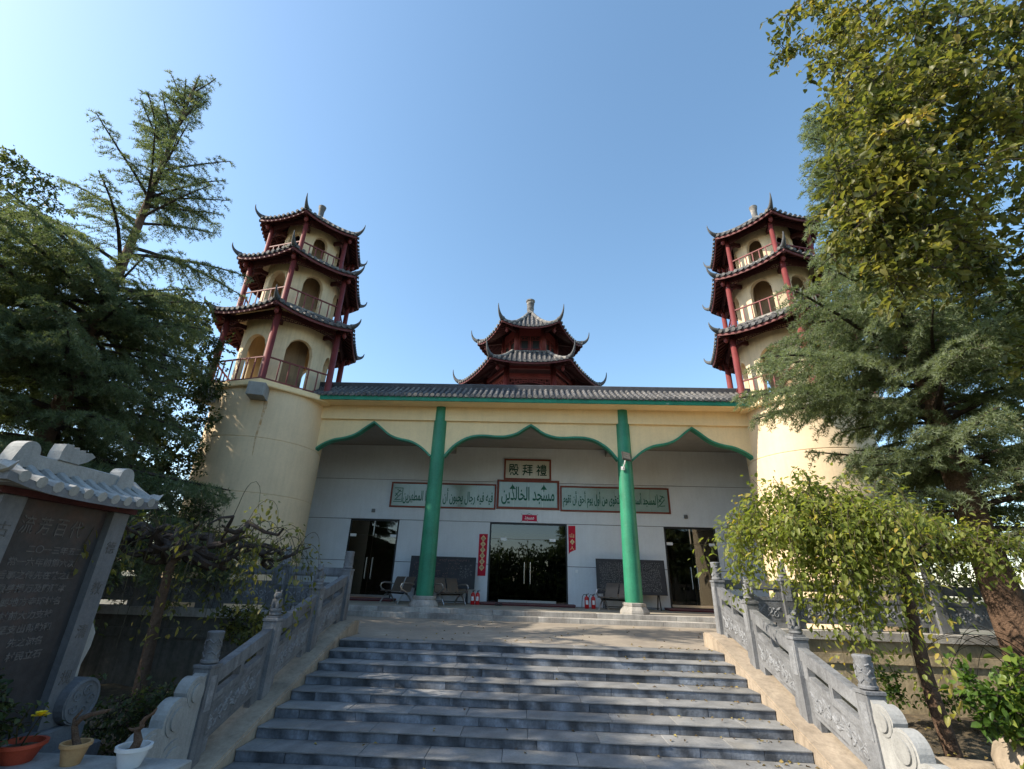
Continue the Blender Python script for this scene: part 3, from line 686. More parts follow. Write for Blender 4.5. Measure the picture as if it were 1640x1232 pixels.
    if pend:                                                     # turned lotus drops under the hip rafters
        pr_, pz_, ps = pend; pm = MB().lathe([(.035*ps, .34*ps), (.045*ps, .14*ps), (.085*ps, .12*ps), (.05*ps, .09*ps), (.085*ps, .03*ps), (.07*ps, -.03*ps), (.02*ps, -.09*ps), (.001, -.1*ps)][::-1], (pr_*.5, -pr_*C30, pz_), 10)
        me = pm.mesh('hanging_lotus'); me.materials.append(M['red']); me.polygons.foreach_set('use_smooth', [True]*len(me.polygons))
        for k in range(6): obj('hanging_lotus', me, None, parent, rz=k*math.pi/3)
    return roof
def frieze(mb, x0, x1, y, zt, h, w=.022, wave=True):
    """lattice frieze hanging under a beam: a border and key-pattern bars"""
    L = x1-x0; n = max(6, int(L/.14)); w2 = w
    mb.box(x0, x1, y-w, y+w, zt-.03, zt)
    for i in range(n):
        a = x0+L*i/n; b = x0+L*(i+1)/n; e = abs((i+.5)/n-.5)*2; hh = h*(.45+.55*e**1.5)
        mb.box(a, a+w2, y-w*.7, y+w*.7, zt-hh, zt-.03); mb.box(a, b, y-w*.7, y+w*.7, zt-hh, zt-hh+w2); mb.box(a+w2, b, y-w*.7, y+w*.7, zt-hh*.55, zt-hh*.55+w2*.8)
        if i % 2: mb.box((a+b)/2, (a+b)/2+w2*.8, y-w*.7, y+w*.7, zt-hh*.55, zt-.03)
        else: mb.box((a+b)/2, (a+b)/2+w2*.8, y-w*.7, y+w*.7, zt-hh, zt-hh*.55)
    mb.box(x1-w2, x1, y-w*.7, y+w*.7, zt-h, zt-.03)
def core_mesh(r, z0, z1, half, zs, th=.16, rnd=True):
    """round wall with six arched openings: half = half angle of an opening, zs = spring height"""
    mb = MB(); ns = 10; ang = []
    rise = half*r
    cols = []
    for k in range(6):
        c = k*math.pi/3-math.pi/2
        for j in range(ns+1):
            a = c-half+2*half*j/ns; x = (a-c)/half; cols.append((a, zs+rise*math.sqrt(max(0, 1-x*x)), True, j))
        for j in range(1, 5):
            a = c+half+(math.pi/3-2*half)*j/5; cols.append((a, None, False, 0))
    n = len(cols)
    def P(a, rr, z): return (rr*math.cos(a), rr*math.sin(a), z)
    for i in range(n):
        a, zb, op, j = cols[i]; a2, zb2, op2, j2 = cols[(i+1) % n]
        opening = op and op2 and j2 == j+1
        b1 = zb if opening else z0; b2 = zb2 if opening else z0
        mb.add([P(a, r, b1), P(a2, r, b2), P(a2, r, z1), P(a, r, z1)], [(0, 1, 2, 3)])
        mb.add([P(a, r-th, b1), P(a2, r-th, b2), P(a2, r-th, z1), P(a, r-th, z1)], [(3, 2, 1, 0)])
        if opening: mb.add([P(a, r, b1), P(a2, r, b2), P(a2, r-th, b2), P(a, r-th, b1)], [(0, 1, 2, 3)])
    for k in range(6):
        c = k*math.pi/3-math.pi/2
        for s_ in (-1, 1):
            a = c+s_*half; mb.add([P(a, r, z0), P(a, r, zs), P(a, r-th, zs), P(a, r-th, z0)], [(0, 1, 2, 3)])
    return mb
# ================================================================ the two corner towers
TX, TY = 9.57, 16.0
tower = thing('tower', 'tower', 'tower', (-TX, TY, -.2), R(-14), 'corner towers of the prayer hall')
def T(name, mb, mt, parent=None, **k): return obj(name, mb, mt, parent or tower, **k)
oz = .2                                                          # local z of the world's zero
drum = MB()
for (za, zb) in ((-1.3, 1.60), (1.625, 3.36), (3.385, 5.10), (5.125, 6.86)): drum.lathe([(1.92, za+oz), (1.93, za+oz+.01), (1.93, zb+oz-.01), (1.92, zb+oz)], n=64)
drum.lathe([(1.915, -1.3+oz), (1.915, 6.8+oz)], n=48)
T('drum', drum, 'creamdrum', smooth=True)
T('floor_slab', MB().lathe([(2.34, 6.80+oz), (2.36, 6.83+oz), (2.36, 6.985+oz), (2.33, 7.0+oz)], n=6, a0=0), 'cream')
for k in (0, 5):
    T('corbel_block', MB().box(-.26, .26, -2.5, -1.7, 6.36+oz, 6.80+oz, .01), 'palestone' , rz=R(30)+k*math.pi/3)
levels = [(7.0, 2.21, 1.58, 9.72, HexRoof(2.81, 9.80+oz, 9.60+oz, 1.98, 10.13+oz, 1.2), (3.11, 10.16+oz), R(17.5), 8.55, 12),
          (10.04, 2.00, 1.38, 12.25, HexRoof(2.52, 12.32+oz, 12.13+oz, 1.66, 12.64+oz, 1.2), (2.82, 12.74+oz), R(16), 11.55, 11),
          (12.58, 1.66, 1.08, 14.35, HexRoof(2.17, 14.40+oz, 14.22+oz, .12, 15.72+oz, 1.2), (2.48, 14.88+oz), R(15), 13.75, 10)]
for li, (z0, pr_, cr, z1, RF, tip, half, zs, nr_) in enumerate(levels):
    z0 += oz; z1 += oz; zs += oz
    T('core_wall', core_mesh(cr, z0-.05, z1+.25, half, zs), 'creamcore', smooth=True)
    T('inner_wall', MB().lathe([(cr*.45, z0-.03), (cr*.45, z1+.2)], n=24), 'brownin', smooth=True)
    if li: T('storey_floor', MB().lathe([(pr_+.1, z0-.14), (pr_+.12, z0-.02), (pr_+.08, z0)], n=6, a0=0), 'creamcore')
    rp = (.115, .10, .085)[li]
    pm = MB().lathe([(rp*1.1, 0), (rp*1.08, .06), (rp, .07), (rp*.93, z1-z0+.0)], (0, 0, z0), 16)
    me = pm.mesh('post'); me.materials.append(M['red']); me.polygons.foreach_set('use_smooth', [True]*len(me.polygons))
    for k in range(6):
        a = R(30)+k*math.pi/3; T('post', me, None, loc=(pr_*math.sin(a), -pr_*math.cos(a), 0))
    # railing of each face
    d = pr_*C30; hw = pr_/2-rp; h = (.88, .80, .62)[li]
    rm_ = MB().box(-hw, hw, -d-.025, -d+.025, z0+h-.045, z0+h).mesh('top_rail'); rm_.materials.append(M['redrail'])
    rb_ = MB().box(-hw, hw, -d-.02, -d+.02, z0+.05, z0+.09).mesh('bottom_rail'); rb_.materials.append(M['redrail'])
    bl = MB().box(-.018, .018, -d-.016, -d+.016, z0+.09, z0+h-.045).mesh('baluster'); bl.materials.append(M['redrail'])
    # beam and frieze under the eave, brackets from wall to post
    fz = MB(); fz.box(-hw, hw, -d-.05, -d+.05, z1-.16, z1-.02); frieze(fz, -hw, hw, -d, z1-.165, (.24, .2, .16)[li]); fzm = fz.mesh('frieze'); fzm.materials.append(M['darkred'])
    br = MB()
    for q in (0,):
        br.bar((cr*.5*.98, -cr*C30*.98, z1-.22), (pr_*.5*.97, -pr_*C30*.97, z1-.22), .09, .16); br.bar((pr_*.5, -pr_*C30, z1-.12), ((RF.ro-.15)*.5, -(RF.ro-.15)*C30, z1-.02), .08, .12)
        br.tube([((pr_-.36)*.5, -(pr_-.36)*C30, z1-.28), ((pr_-.14)*.5, -(pr_-.14)*C30, z1-.42), ((pr_-.08)*.5, -(pr_-.08)*C30, z1-.62)], [.05, .07, .03], 7)
    brm = br.mesh('bracket'); brm.materials.append(M['darkred'])
    for k in range(6):
        a = k*math.pi/3; r_ = T('top_rail', rm_, None, rz=a); obj('bottom_rail', rb_, None, r_)
        for j in range(5):
            u = hw*(-1+2*(j+1)/6); o_ = obj('baluster', bl, None, r_, loc=(u, 0, 0))
        T('frieze', fzm, None, rz=a); T('bracket', brm, None, rz=a)
    build_hex_roof(tower, RF, tip, nr_, rr=(.062, .058, .056)[li], hipr=(.085, .08, .075)[li], rafters=9, pend=(RF.ro-.32, z1-.24, 1.05), top=li == 2)
fin = MB().lathe([(.16, 15.62+oz), (.20, 15.72+oz), (.13, 15.80+oz), (.115, 15.9+oz), (.12, 16.2+oz), (.155, 16.36+oz), (.165, 16.44+oz), (.12, 16.47+oz)], n=18)
T('finial', fin, 'hip', smooth=True)
tower['label'] = 'left three-storey hexagonal tower on a round cream drum, beside the bare cedar top'
tw2 = copy_tree(tower); tw2.location = (TX, TY, -.2); tw2.rotation_euler.z = R(14)
tw2['label'] = 'right three-storey hexagonal tower on a round cream drum, half hidden by cedar branches'

rr_ = random.Random(8)
for (a0_, zt_, zb_, w_) in ((-53.6, 6.38, 4.5, .05), (-52.4, 6.36, 5.7, .03)):      # rust run below a corbel of the left drum
    vs = []; n = 14
    for i in range(n):
        t_ = i/(n-1); z_ = zt_+(zb_-zt_)*t_; hw_ = w_*(1-t_)**.6*rr_.uniform(.6, 1.1)+.004; a_ = R(a0_)+.010*math.sin(t_*7)
        for s_ in (-1, 1): vs.append((1.9345*math.cos(a_+s_*hw_/1.93), 1.9345*math.sin(a_+s_*hw_/1.93), z_+oz))
    obj('rust_stain', MB().add(vs, [(2*i, 2*i+1, 2*i+3, 2*i+2) for i in range(n-1)]), 'rust', tower)
# ================================================================ the pavilion over the hall
PXX, PYY = -.1, 26.0
pav = thing('roof_pavilion', 'dark red hexagonal pavilion with two upswept roofs rising behind the tiled eave', 'pavilion', (PXX, PYY, 7.4), R(.7))
b0 = -7.4
def PV(name, mb, mt, **k): return obj(name, mb, mt, pav, **k)
RF1 = HexRoof(3.31, 14.98+b0, 14.55+b0, .16, 17.05+b0, 1.5); RF2 = HexRoof(4.29, 12.17+b0, 11.90+b0, 2.02, 13.45+b0, 1.35)
PV('storey_floor', MB().lathe([(2.0, 13.32+b0), (2.0, 13.40+b0), (.001, 13.401+b0)], n=6, a0=0), 'darkred')
PV('podium', MB().lathe([(3.3, 0), (3.3, .6), (3.1, .65)], n=6, a0=0), 'hip')
for (r_, za, zb, rr_) in ((2.62, 8.05+b0, 12.45+b0, .17), (1.62, 13.35+b0, 15.5+b0, .16)):
    me = MB().lathe([(rr_, za), (rr_*.94, zb)], n=16).mesh('post'); me.materials.append(M['red']); me.polygons.foreach_set('use_smooth', [True]*len(me.polygons))
    for k in range(6):
        a = R(30)+k*math.pi/3; PV('post', me, None, loc=(r_*math.sin(a), -r_*math.cos(a), 0))
d = 2.62*C30; hw = 1.31-.16
fz = MB(); fz.box(-hw, hw, -d-.06, -d+.06, 11.55+b0, 11.80+b0); fz.box(-hw, hw, -d-.05, -d+.05, 12.10+b0, 12.28+b0); frieze(fz, -hw, hw, -d, 11.53+b0, .5, .025)
me = fz.mesh('frieze'); me.materials.append(M['lattice'])
for k in range(6): PV('frieze', me, None, rz=k*math.pi/3)
d = 1.62*C30; hw = .81-.15
# lattice windows of the upper storey: dark glass behind red bars
wz0, wz1 = 13.45+b0, 14.75+b0
gl = MB().box(-hw, hw, -d+.02, -d+.04, wz0, wz1).mesh('pane'); gl.materials.append(M['black'])
lt = MB(); lt.box(-hw, hw, -d-.04, -d+.015, wz0, wz0+.1); lt.box(-hw, hw, -d-.04, -d+.015, wz1-.08, wz1+.5)
for q in (-1, 0, 1): lt.box(q*hw*.97-.035, q*hw*.97+.035, -d-.04, -d+.015, wz0+.1, wz1-.08)
for q in (-1, 1):
    c = q*hw*.5; w = hw*.36
    lt.box(c-w, c-w+.03, -d-.03, -d+.01, wz0+.2, wz1-.15); lt.box(c+w-.03, c+w, -d-.03, -d+.01, wz0+.2, wz1-.15); lt.box(c-w, c+w, -d-.03, -d+.01, wz0+.33, wz0+.36); lt.box(c-w, c+w, -d-.03, -d+.01, wz1-.36, wz1-.33)
    lt.tube([(c+w*math.cos(t), -d-.01, wz1-.36+.2*math.sin(t)) for t in np.linspace(0, math.pi, 9)], .016, 5); lt.tube([(c+w*math.cos(t), -d-.01, wz0+.36-.18*math.sin(t)) for t in np.linspace(0, math.pi, 9)], .016, 5)
    lt.box(c-.015, c+.015, -d-.03, -d+.01, wz1-.34, wz1-.08)
lm = lt.mesh('lattice_window'); lm.materials.append(M['lattice'])
for k in range(6):
    w_ = PV('lattice_window', lm, None, rz=k*math.pi/3); obj('pane', gl, None, w_)
for k in range(6):
    a = R(30)+k*math.pi/3; s_, c_ = math.sin(a), -math.cos(a)
    PV('bracket', MB().bar((1.5*s_, 1.5*c_, 14.95+b0), (2.9*s_, 2.9*c_, 14.78+b0), .12, .16), 'darkred'); PV('bracket', MB().bar((2.5*s_, 2.5*c_, 12.3+b0), (3.9*s_, 3.9*c_, 12.02+b0), .13, .17), 'darkred')
build_hex_roof(pav, RF1, (3.74, 15.80+b0), 12, rr=.075, hipr=.11, rafters=12, pend=(2.75, 14.5+b0, 1.3), top=True)
build_hex_roof(pav, RF2, (4.70, 13.02+b0), 15, rr=.075, hipr=.11, rafters=14, pend=(3.55, 11.75+b0, 1.3))
PV('finial', MB().lathe([(.2, 16.9+b0), (.34, 17.0+b0), (.27, 17.1+b0), (.2, 17.15+b0), (.22, 17.4+b0), (.24, 17.45+b0), (.22, 17.5+b0), (.23, 17.75+b0), (.25, 17.8+b0), (.24, 17.95+b0), (.29, 18.0+b0), (.29, 18.08+b0), (.2, 18.1+b0)], n=18), 'hip', smooth=True)
# ================================================================ things on the hall's front
def frame_sign(t, x0, x1, z0, z1, fw_=.075, ntile=3, tmat='signtile', y=YB):
    bd = MB().box(x0, x1, y-.055, y-.002, z1-fw_, z1).box(x0, x1, y-.055, y-.002, z0, z0+fw_).box(x0, x0+fw_, y-.055, y-.002, z0+fw_, z1-fw_).box(x1-fw_, x1, y-.055, y-.002, z0+fw_, z1-fw_)
    obj('frame', bd, 'signred', t, world=True)
    xa, xb = x0+fw_+.002, x1-fw_-.002; w = (xb-xa)/ntile
    for i in range(ntile):
        o = obj('sign_tile', MB().box(xa+i*w+.004, xa+(i+1)*w-.004, y-.03, y-.004, z0+fw_+.002, z1-fw_-.002), tmat, t, world=True)
def put_text(t, me, x, y, z, mt, rz=0., name='lettering'):
    o = obj(name, me, mt, t); o.location = Vector((x, y, z))-ORG[t.name]; o.rotation_euler = (0, 0, rz); return o
t = thing('name_sign', 'small framed sign with three dark green brush characters above the Arabic panels', 'sign', (-.1, YB, 5.38))
frame_sign(t, -1.08, .88, 4.96, 5.84, .07, 3, 'signcream')
for i, ch in enumerate('殿拜禮'): put_text(t, fit_text(ch, .43, .47, depth=.006, bold=.012), -.10+(i-1)*.58, YB-.036, 5.38, 'inkdark')
t = thing('calligraphy_panel', 'central pale green panel with large Arabic lettering and two small green triangles', 'sign', (-.07, YB, 4.37), group='Arabic panels over the doors')
frame_sign(t, -1.34, 1.21, 3.78, 4.955, .085, 4)
put_text(t, fit_text(arabic('مسجد الخالدين'), 2.16, .72, depth=.006, bold=.014), -.07, YB-.036, 4.32, 'ink')
for q in (-.7, .58):
    tri = MB().prism([(q-.13, 4.58), (q+.13, 4.58), (q+.03, 4.72), (q, 4.79), (q-.03, 4.72)], 1, YB-.04, YB-.032).box(q-.015, q+.015, YB-.04, YB-.032, 4.50, 4.58); obj('triangle_emblem', tri, 'ink', t, world=True)
for side, x0, x1, txt in ((-1, -5.72, -1.375, 'فيه فيه رجال يحبون أن يتطهروا المطهرين'), (1, 1.245, 5.64, 'لمسجد أسس على التقوى من أول يوم أحق أن تقوم')):
    t = thing('calligraphy_panel', 'long Arabic panel left of the central one, crossed by the left green column' if side < 0 else 'long Arabic panel right of the central one, crossed by the right green column', 'sign', ((x0+x1)/2, YB, 4.25), group='Arabic panels over the doors')
    z0, z1 = 3.74, 4.755
    frame_sign(t, x0, x1, z0, z1, .06, 6)
    a, b = (x0+.52, x1-.12) if side < 0 else (x0+.12, x1-.55)
    put_text(t, fit_text(arabic(txt), b-a, .66, depth=.006, bold=.012), (a+b)/2, YB-.036, 4.22, 'ink')
    q0 = x0+.14 if side < 0 else x1-.50                            # the square ornament closing the line
    om = MB()
    for (xa, xb, za, zb) in ((q0, q0+.36, 3.95, 3.975), (q0, q0+.36, 4.50, 4.525), (q0, q0+.025, 3.975, 4.50), (q0+.335, q0+.36, 3.975, 4.50)):
        if (side < 0) == (xa == q0 and xb < q0+.1): continue
        om.box(xa, xb, YB-.04, YB-.032, za, zb)
    for k, (ua, za, ub, zb) in enumerate(((.05, 4.02, .3, 4.30), (.05, 4.18, .25, 4.44), (.12, 4.45, .3, 4.36), (.1, 4.03, .3, 4.05), (.06, 4.3, .16, 4.2))):
        om.bar((q0+ua, YB-.036, za), (q0+ub, YB-.036, zb), .03, .008, (0, 1, 0))
    obj('square_ornament', om, 'ink', t, world=True)
# red paper banners
def diamond(t, cx, cz_, r, y, mt='gold'): obj('paper_diamond', MB().prism([(cx-r*.85, cz_), (cx, cz_+r), (cx+r*.85, cz_), (cx, cz_-r)], 1, y-.003, y), mt, t, world=True)
t = thing('door_banner', 'long red paper strip with six gold diamonds left of the central door', 'banner', (-1.8, YB, 2.0), group='red paper strips beside the central door')
obj('paper', MB().prism([(-1.97, 2.78), (-1.63, 2.79), (-1.655, 1.25), (-1.965, 1.245)], 1, YB-.012, YB-.004), 'redpaper', t, world=True)
for k, ch in enumerate('出入平安吉祥'):
    z = 2.62-k*.215; diamond(t, -1.80-.003*k, z, .125, YB-.013); put_text(t, fit_text(ch, .095, .1, depth=.002, bold=.006), -1.80-.003*k, YB-.018, z, 'darkred')
t = thing('door_banner', 'torn short red paper strip with pale characters right of the central door', 'banner', (1.68, YB, 2.65), group='red paper strips beside the central door')
obj('paper', MB().prism([(1.55, 3.18), (1.83, 3.19), (1.83, 2.29), (1.72, 2.25), (1.60, 2.19), (1.555, 2.12)], 1, YB-.012, YB-.004), 'redpaper', t, world=True)
put_text(t, fit_text('山', .17, .16, depth=.003, bold=.02), 1.69, YB-.017, 2.82, 'gold'); diamond(t, 1.70, 2.58, .11, YB-.013)
put_text(t, fit_text('人', .1, .1, depth=.002, bold=.01), 1.70, YB-.018, 2.58, 'darkred'); put_text(t, fit_text('人', .15, .14, depth=.003, bold=.02), 1.69, YB-.017, 2.36, 'gold')
t = thing('cloth_banner', 'small crimson cloth with white Arabic script hung above the central door', 'banner', (.0, YB, 3.44))
obj('cloth', MB().prism([(-.29, 3.33), (.31, 3.32), (.30, 3.56), (-.28, 3.57)], 1, YB-.02, YB-.012), 'pinkred', t, world=True)
put_text(t, fit_text(arabic('مسجد'), .38, .17, depth=.002, bold=.012), .0, YB-.024, 3.43, 'whitelab')
hb = MB()
for (a, b) in (((-.29, 3.57), (-.33, 3.61)), ((.31, 3.56), (.35, 3.60)), ((-.29, 3.33), (-.34, 3.28)), ((.31, 3.32), (.36, 3.28)), ((-.1, 3.57), (0, 3.62)), ((.1, 3.57), (0, 3.62))): hb.bar((a[0], YB-.014, a[1]), (b[0], YB-.006, b[1]), .012, .012)
obj('hanging_cord', hb, 'barkdark', t, world=True)
for x, z, lb in ((-6.34, 3.58, 'small grey speaker box on the wall above the left glass door'), (6.21, 3.65, 'small grey speaker box on the wall above the right glass door')):
    tag(obj('speaker_box', MB().box(x-.065, x+.065, YB-.08, YB-.004, z-.065, z+.065, .01), 'granite'), lb, 'speaker', 'speaker boxes over the side doors')
tag(obj('wall_socket', MB().box(1.80, 1.89, YB-.022, YB-.004, 1.46, 1.56, .004), 'whitelab'), 'small pale socket on the white wall below the torn red strip', 'socket')
# LED floodlight on the right column
t = thing('floodlight', 'black floodlight on a white bracket high on the right green column', 'lamp', (3.16, 15.72, 4.7))
obj('bracket', MB().tube([(3.14, 15.75, 4.72), (3.14, 15.66, 4.72), (3.17, 15.50, 4.86), (3.20, 15.46, 5.0)], .022, 8).box(3.08, 3.20, 15.72, 15.755, 4.66, 4.78), 'whitelab', t, world=True)
hd = MB().box(-.15, .15, -.025, .03, -.21, .21, .01); h_ = obj('lamp_head', hd, 'lampbody', t); h_.location = (.06, -.29, .36); h_.rotation_euler = (R(-38), R(12), R(8))
for i in range(3): obj('lamp_lens', MB().box(-.115, .115, -.032, -.026, -.17+i*.115, -.07+i*.115), 'lampglass', h_)
# chalkboards on A-legs leaning at the wall
def stroke_text(w, h, rows, rng, cell=.09, fill=.8, big=False):
    mb = MB(); rh = h/rows
    for r_ in range(rows):
        x = .02
        while x < w-cell:
            if rng.random() < fill:
                for k in range(4 if big else 3):
                    a = (x+rng.uniform(0, .6)*cell, -.001, -r_*rh-rng.uniform(.15, .8)*rh); ang = rng.choice((0, 0, 1.57, .8, -.7)); l = rng.uniform(.25, .6)*min(cell, rh)
                    mb.bar(a, (a[0]+l*math.cos(ang), -.001, a[2]+l*math.sin(ang)), .008, .003, (0, 1, 0))
            x += cell*rng.uniform(.85, 1.1)
    return mb
rb = random.Random(21)
for (x0, x1, z0, z1, lb) in ((-4.48, -2.0, .76, 1.88, 'dark chalkboard with pink heading and rows of white chalk left of the central door'), (2.52, 5.05, .76, 1.97, 'dark chalkboard covered in even rows of chalk writing behind the right green column')):
    t = thing('chalkboard', lb, 'chalkboard', ((x0+x1)/2, 18.82, .27), group='chalkboards on the porch'); w = x1-x0; h = z1-z0
    tilt = Matrix.Rotation(R(-7), 4, 'X')
    def CB(name, mb, mt, par=None):
        o = obj(name, mb, mt, par or t)
        if par is None: o.location = (-w/2, 0, z1-.27); o.rotation_euler = (R(-7), 0, R(1.5) if x0 < 0 else R(-1))
        return o
    f = CB('board', MB().box(.04, w-.04, .0, .02, -h+.04, -.04), 'board')
    CB('frame', MB().box(0, w, -.012, .03, -.045, 0).box(0, w, -.012, .03, -h, -h+.045).box(0, .045, -.012, .03, -h+.045, -.045).box(w-.045, w, -.012, .03, -h+.045, -.045), 'boardframe', f)
    if x0 < 0:
        c = stroke_text(w*.5, .09, 1, rb, .085, .95, True); o = CB('chalk_heading', c, 'chalkpink', f); o.location = (w*.42, 0, -.09)
        c = stroke_text(w*.72, h*.72, 9, rb, .075, .5); o = CB('chalk_writing', c, 'chalkpink', f); o.location = (.1, 0, -.2); o['kind'] = 'stuff'
        c = stroke_text(.5, .5, 5, rb, .10, .8, True); o = CB('chalk_figures', c, 'chalk', f); o.location = (w-.62, 0, -.27); o['kind'] = 'stuff'
    else:
        c = stroke_text(w*.9, h*.84, 17, rb, .07, .85); o = CB('chalk_writing', c, 'chalk', f); o.location = (.1, 0, -.1); o['kind'] = 'stuff'
    for q in (.28, w-.28):
        for dy in (-.22, .27): obj('leg', MB().bar((q-w/2, .05+dy, 0), (q-w/2, .05+dy*.2, .60), .04, .03), 'boardframe', t)
    obj('stretcher', MB().bar((.28-w/2, .05, .07), (w/2-.28, .05, .07), .03, .03), 'boardframe', t)
# steel waiting benches
def bench(x, y, rz, n, lb):
    t = thing('waiting_bench', lb, 'bench', (x, y, .27), rz, 'steel waiting benches on the porch'); sw = .56; L = n*sw
    obj('beam', MB().box(-L/2, L/2, -.02, .04, .30, .36), 'black', t)
    for i in range(n):
        xa = -L/2+i*sw+.03; xb = xa+sw-.06; prof = [(-.30, .40), (-.27, .425), (-.1, .41), (.10, .385), (.17, .41), (.24, .60), (.33, .84), (.36, .86)]
        vs = []; 
        for (u, v) in prof: vs += [(xa, u, v), (xb, u, v)]
        n0 = len(prof); vs += [(p[0], p[1]+.004, p[2]-.018) for p in vs]
        fs = [(2*k, 2*k+1, 2*k+3, 2*k+2) for k in range(n0-1)]+[(2*n0+2*k, 2*n0+2*k+2, 2*n0+2*k+3, 2*n0+2*k+1) for k in range(n0-1)]
        for k in range(n0-1): fs += [(2*k, 2*k+2, 2*n0+2*k+2, 2*n0+2*k), (2*k+1, 2*n0+2*k+1, 2*n0+2*k+3, 2*k+3)]
        fs += [(0, 2*n0, 2*n0+1, 1), (2*n0-2, 2*n0-1, 4*n0-1, 4*n0-2)]
        obj('seat_shell', MB().add(vs, fs), 'darksteel', t, smooth=True)
    for q in (-L/2, L/2):
        obj('armrest', MB().tube([(q, .27, .62), (q, .1, .65), (q, -.15, .66), (q, -.26, .63), (q, -.30, .55), (q, -.24, .46), (q, -.1, .40), (q, .02, .34)], .022, 8), 'steel', t, smooth=True)
        for yy in (-.30, .32): obj('leg', MB().tube([(q*.86, .0, .33), (q*.86, yy*.45, .24), (q*.86, yy, .02)], [.035, .028, .022], 8).lathe([(.03, 0), (.03, .02)], (q*.86, yy, 0), 8), 'steel', t, smooth=True)
    return t
bench(-4.55, 17.5, R(-38), 2, 'steel waiting bench turned away, left of the left column base')
bench(-2.72, 17.7, R(48), 2, 'brown steel waiting bench between the left column and the red fire extinguishers')
bench(3.0, 17.75, R(-40), 2, 'steel waiting bench mostly hidden behind the right green column')
# fire extinguishers
def extinguisher(x, y, lb, hose):
    t = thing('fire_extinguisher', lb, 'fire extinguisher', (x, y, .27), group='fire extinguishers by the wall')
    obj('cylinder', MB().lathe([(.07, 0), (.078, .012), (.078, .33), (.062, .375), (.03, .395), (.025, .41)], n=18), 'redext', t, smooth=True)
    obj('label', MB().box(-.045, .045, -.082, -.074, .13, .27), 'whitelab', t)
    obj('valve', MB().lathe([(.02, .41), (.022, .45), (.012, .46)], n=10), 'black', t)
    obj('lever', MB().bar((-.02, 0, .455), (.09, 0, .49), .02, .015).bar((-.02, 0, .44), (.085, 0, .45), .02, .012), 'black', t)
    if hose: obj('hose', MB().tube([(-.02, 0, .44), (-.1, -.01, .46), (-.15, -.01, .38), (-.17, -.01, .2), (-.175, 0, .03)], .012, 7), 'black', t, smooth=True)
extinguisher(-2.01, 18.55, 'fire extinguisher left of the central door, nearer the chalkboard', False)
extinguisher(-1.84, 18.57, 'fire extinguisher left of the central door, nearer the doorstep', False)
extinguisher(2.10, 18.5, 'fire extinguisher with a hanging hose right of the central doorstep', True)
extinguisher(2.34, 18.52, 'fire extinguisher with a large white label, nearer the right chalkboard', True)
for x, y, a, lb in ((-1.13, 18.42, .1, 'black slipper left of its mate before the carpeted doorstep'), (-.99, 18.40, -.15, 'black slipper right of its mate before the carpeted doorstep')):
    sh = MB(); sh.prism([(-.05, -.12), (.0, -.14), (.05, -.11), (.045, .05), (.05, .12), (0, .15), (-.05, .12), (-.045, .04)], 2, 0, .022)
    t = thing('slipper', lb, 'shoe', (x, y, .27), a, 'pair of black slippers'); obj('sole', sh, 'black', t)
    st = MB(); st.tube([(-.052, .05, .015), (-.04, .06, .06), (0, .065, .08), (.04, .06, .06), (.052, .05, .015)], .02, 6); obj('strap', st, 'black', t)

# ================================================================ memorial stele beside the stairs, facing them
SX = -4.80
t = thing('memorial_stele', 'tall tiled-roof stone tablet with engraved black panel at the left edge', 'monument', (SX-.1, 4.85, -1.1))
def ST(name, mb, mt, par=None, **k): return obj(name, mb, mt, par or t, world=True, **k)
ST('plinth', MB().box(SX-.42, SX+.22, 3.75, 5.95, -1.2, -.62, .02).box(SX-.3, SX+.1, 3.9, 5.8, -.62, -.42, .02), 'greystele')
pn = ST('panel', MB().box(SX-.22, SX-.06, 4.34, 5.34, -.45, 1.66), 'darkstone')
for (ya_, yb__) in ((4.12, 4.338), (5.342, 5.56)):
    ST('pillar', MB().box(SX-.26, SX+.02, ya_, yb__, -.45, 1.66, .008), 'greystele')
ST('lintel', MB().box(SX-.28, SX+.05, 4.06, 5.62, 1.661, 1.72), 'darkred')
# roof: two slopes with tile rolls, gable boards, ridge with curled ends
zt_, ze = 1.96, 1.74; xr, xe = SX-.12, SX+.30
def sz(s): return zt_+(ze-zt_)*(1-(1-s)**1.7)
rf = MB(); n = 7
for sgn in (1, -1):
    vs = []
    for i in range(n):
        s_ = i/(n-1); x = xr+sgn*(xe-xr)*s_
        for j in range(9):
            y = 3.84+(5.60-3.84)*j/8; lift = .07*abs(-1+2*j/8)**3*s_; vs.append((x, y, sz(s_)+lift))
    vs += [(p[0], p[1], p[2]-.07) for p in vs]; q = 9*n; fs = []
    for i in range(n-1):
        for j in range(8):
            a = i*9+j; fs += [(a, a+1, a+10, a+9), (q+a, q+a+9, q+a+10, q+a+1)]
    for j in range(8): a = (n-1)*9+j; fs.append((a, a+1, q+a+1, q+a))
    for i in range(n-1):
        for a in (i*9, i*9+8): fs.append((a, a+9, q+a+9, q+a))
    rf.add(vs, fs)
roof_ = ST('roof', rf, 'greystele')
ST('eave_slab', MB().box(SX-.50, xe-.03, 3.9, 5.54, 1.722, 1.765), 'greystele', roof_)
for j in range(10):
    y = 3.97+1.50*j/9; mb = MB(); path = [Vector((xr+(xe+.012-xr)*s_, y, sz(s_)+.07*abs((y-4.72)/.88)**3*s_+.005)) for s_ in (0.12, .4, .7, 1)]
    mb.tube(path, [.045, .048, .05, .052], 8); ST('roof_tile', mb, 'palestone', smooth=True)
for y in (3.86, 5.58):
    mb = MB(); sg = -1 if y < 4.8 else 1
    path = [(xr+(xe+.05-xr)*s_, y+sg*.02*s_, sz(s_)+.05+(.10*max(0, s_-.6)/.4)**1) for s_ in np.linspace(0, 1.06, 8)]
    mb.tube(path, [.06]*7+[.035], 6); ST('gable_ridge', mb, 'palestone', roof_)
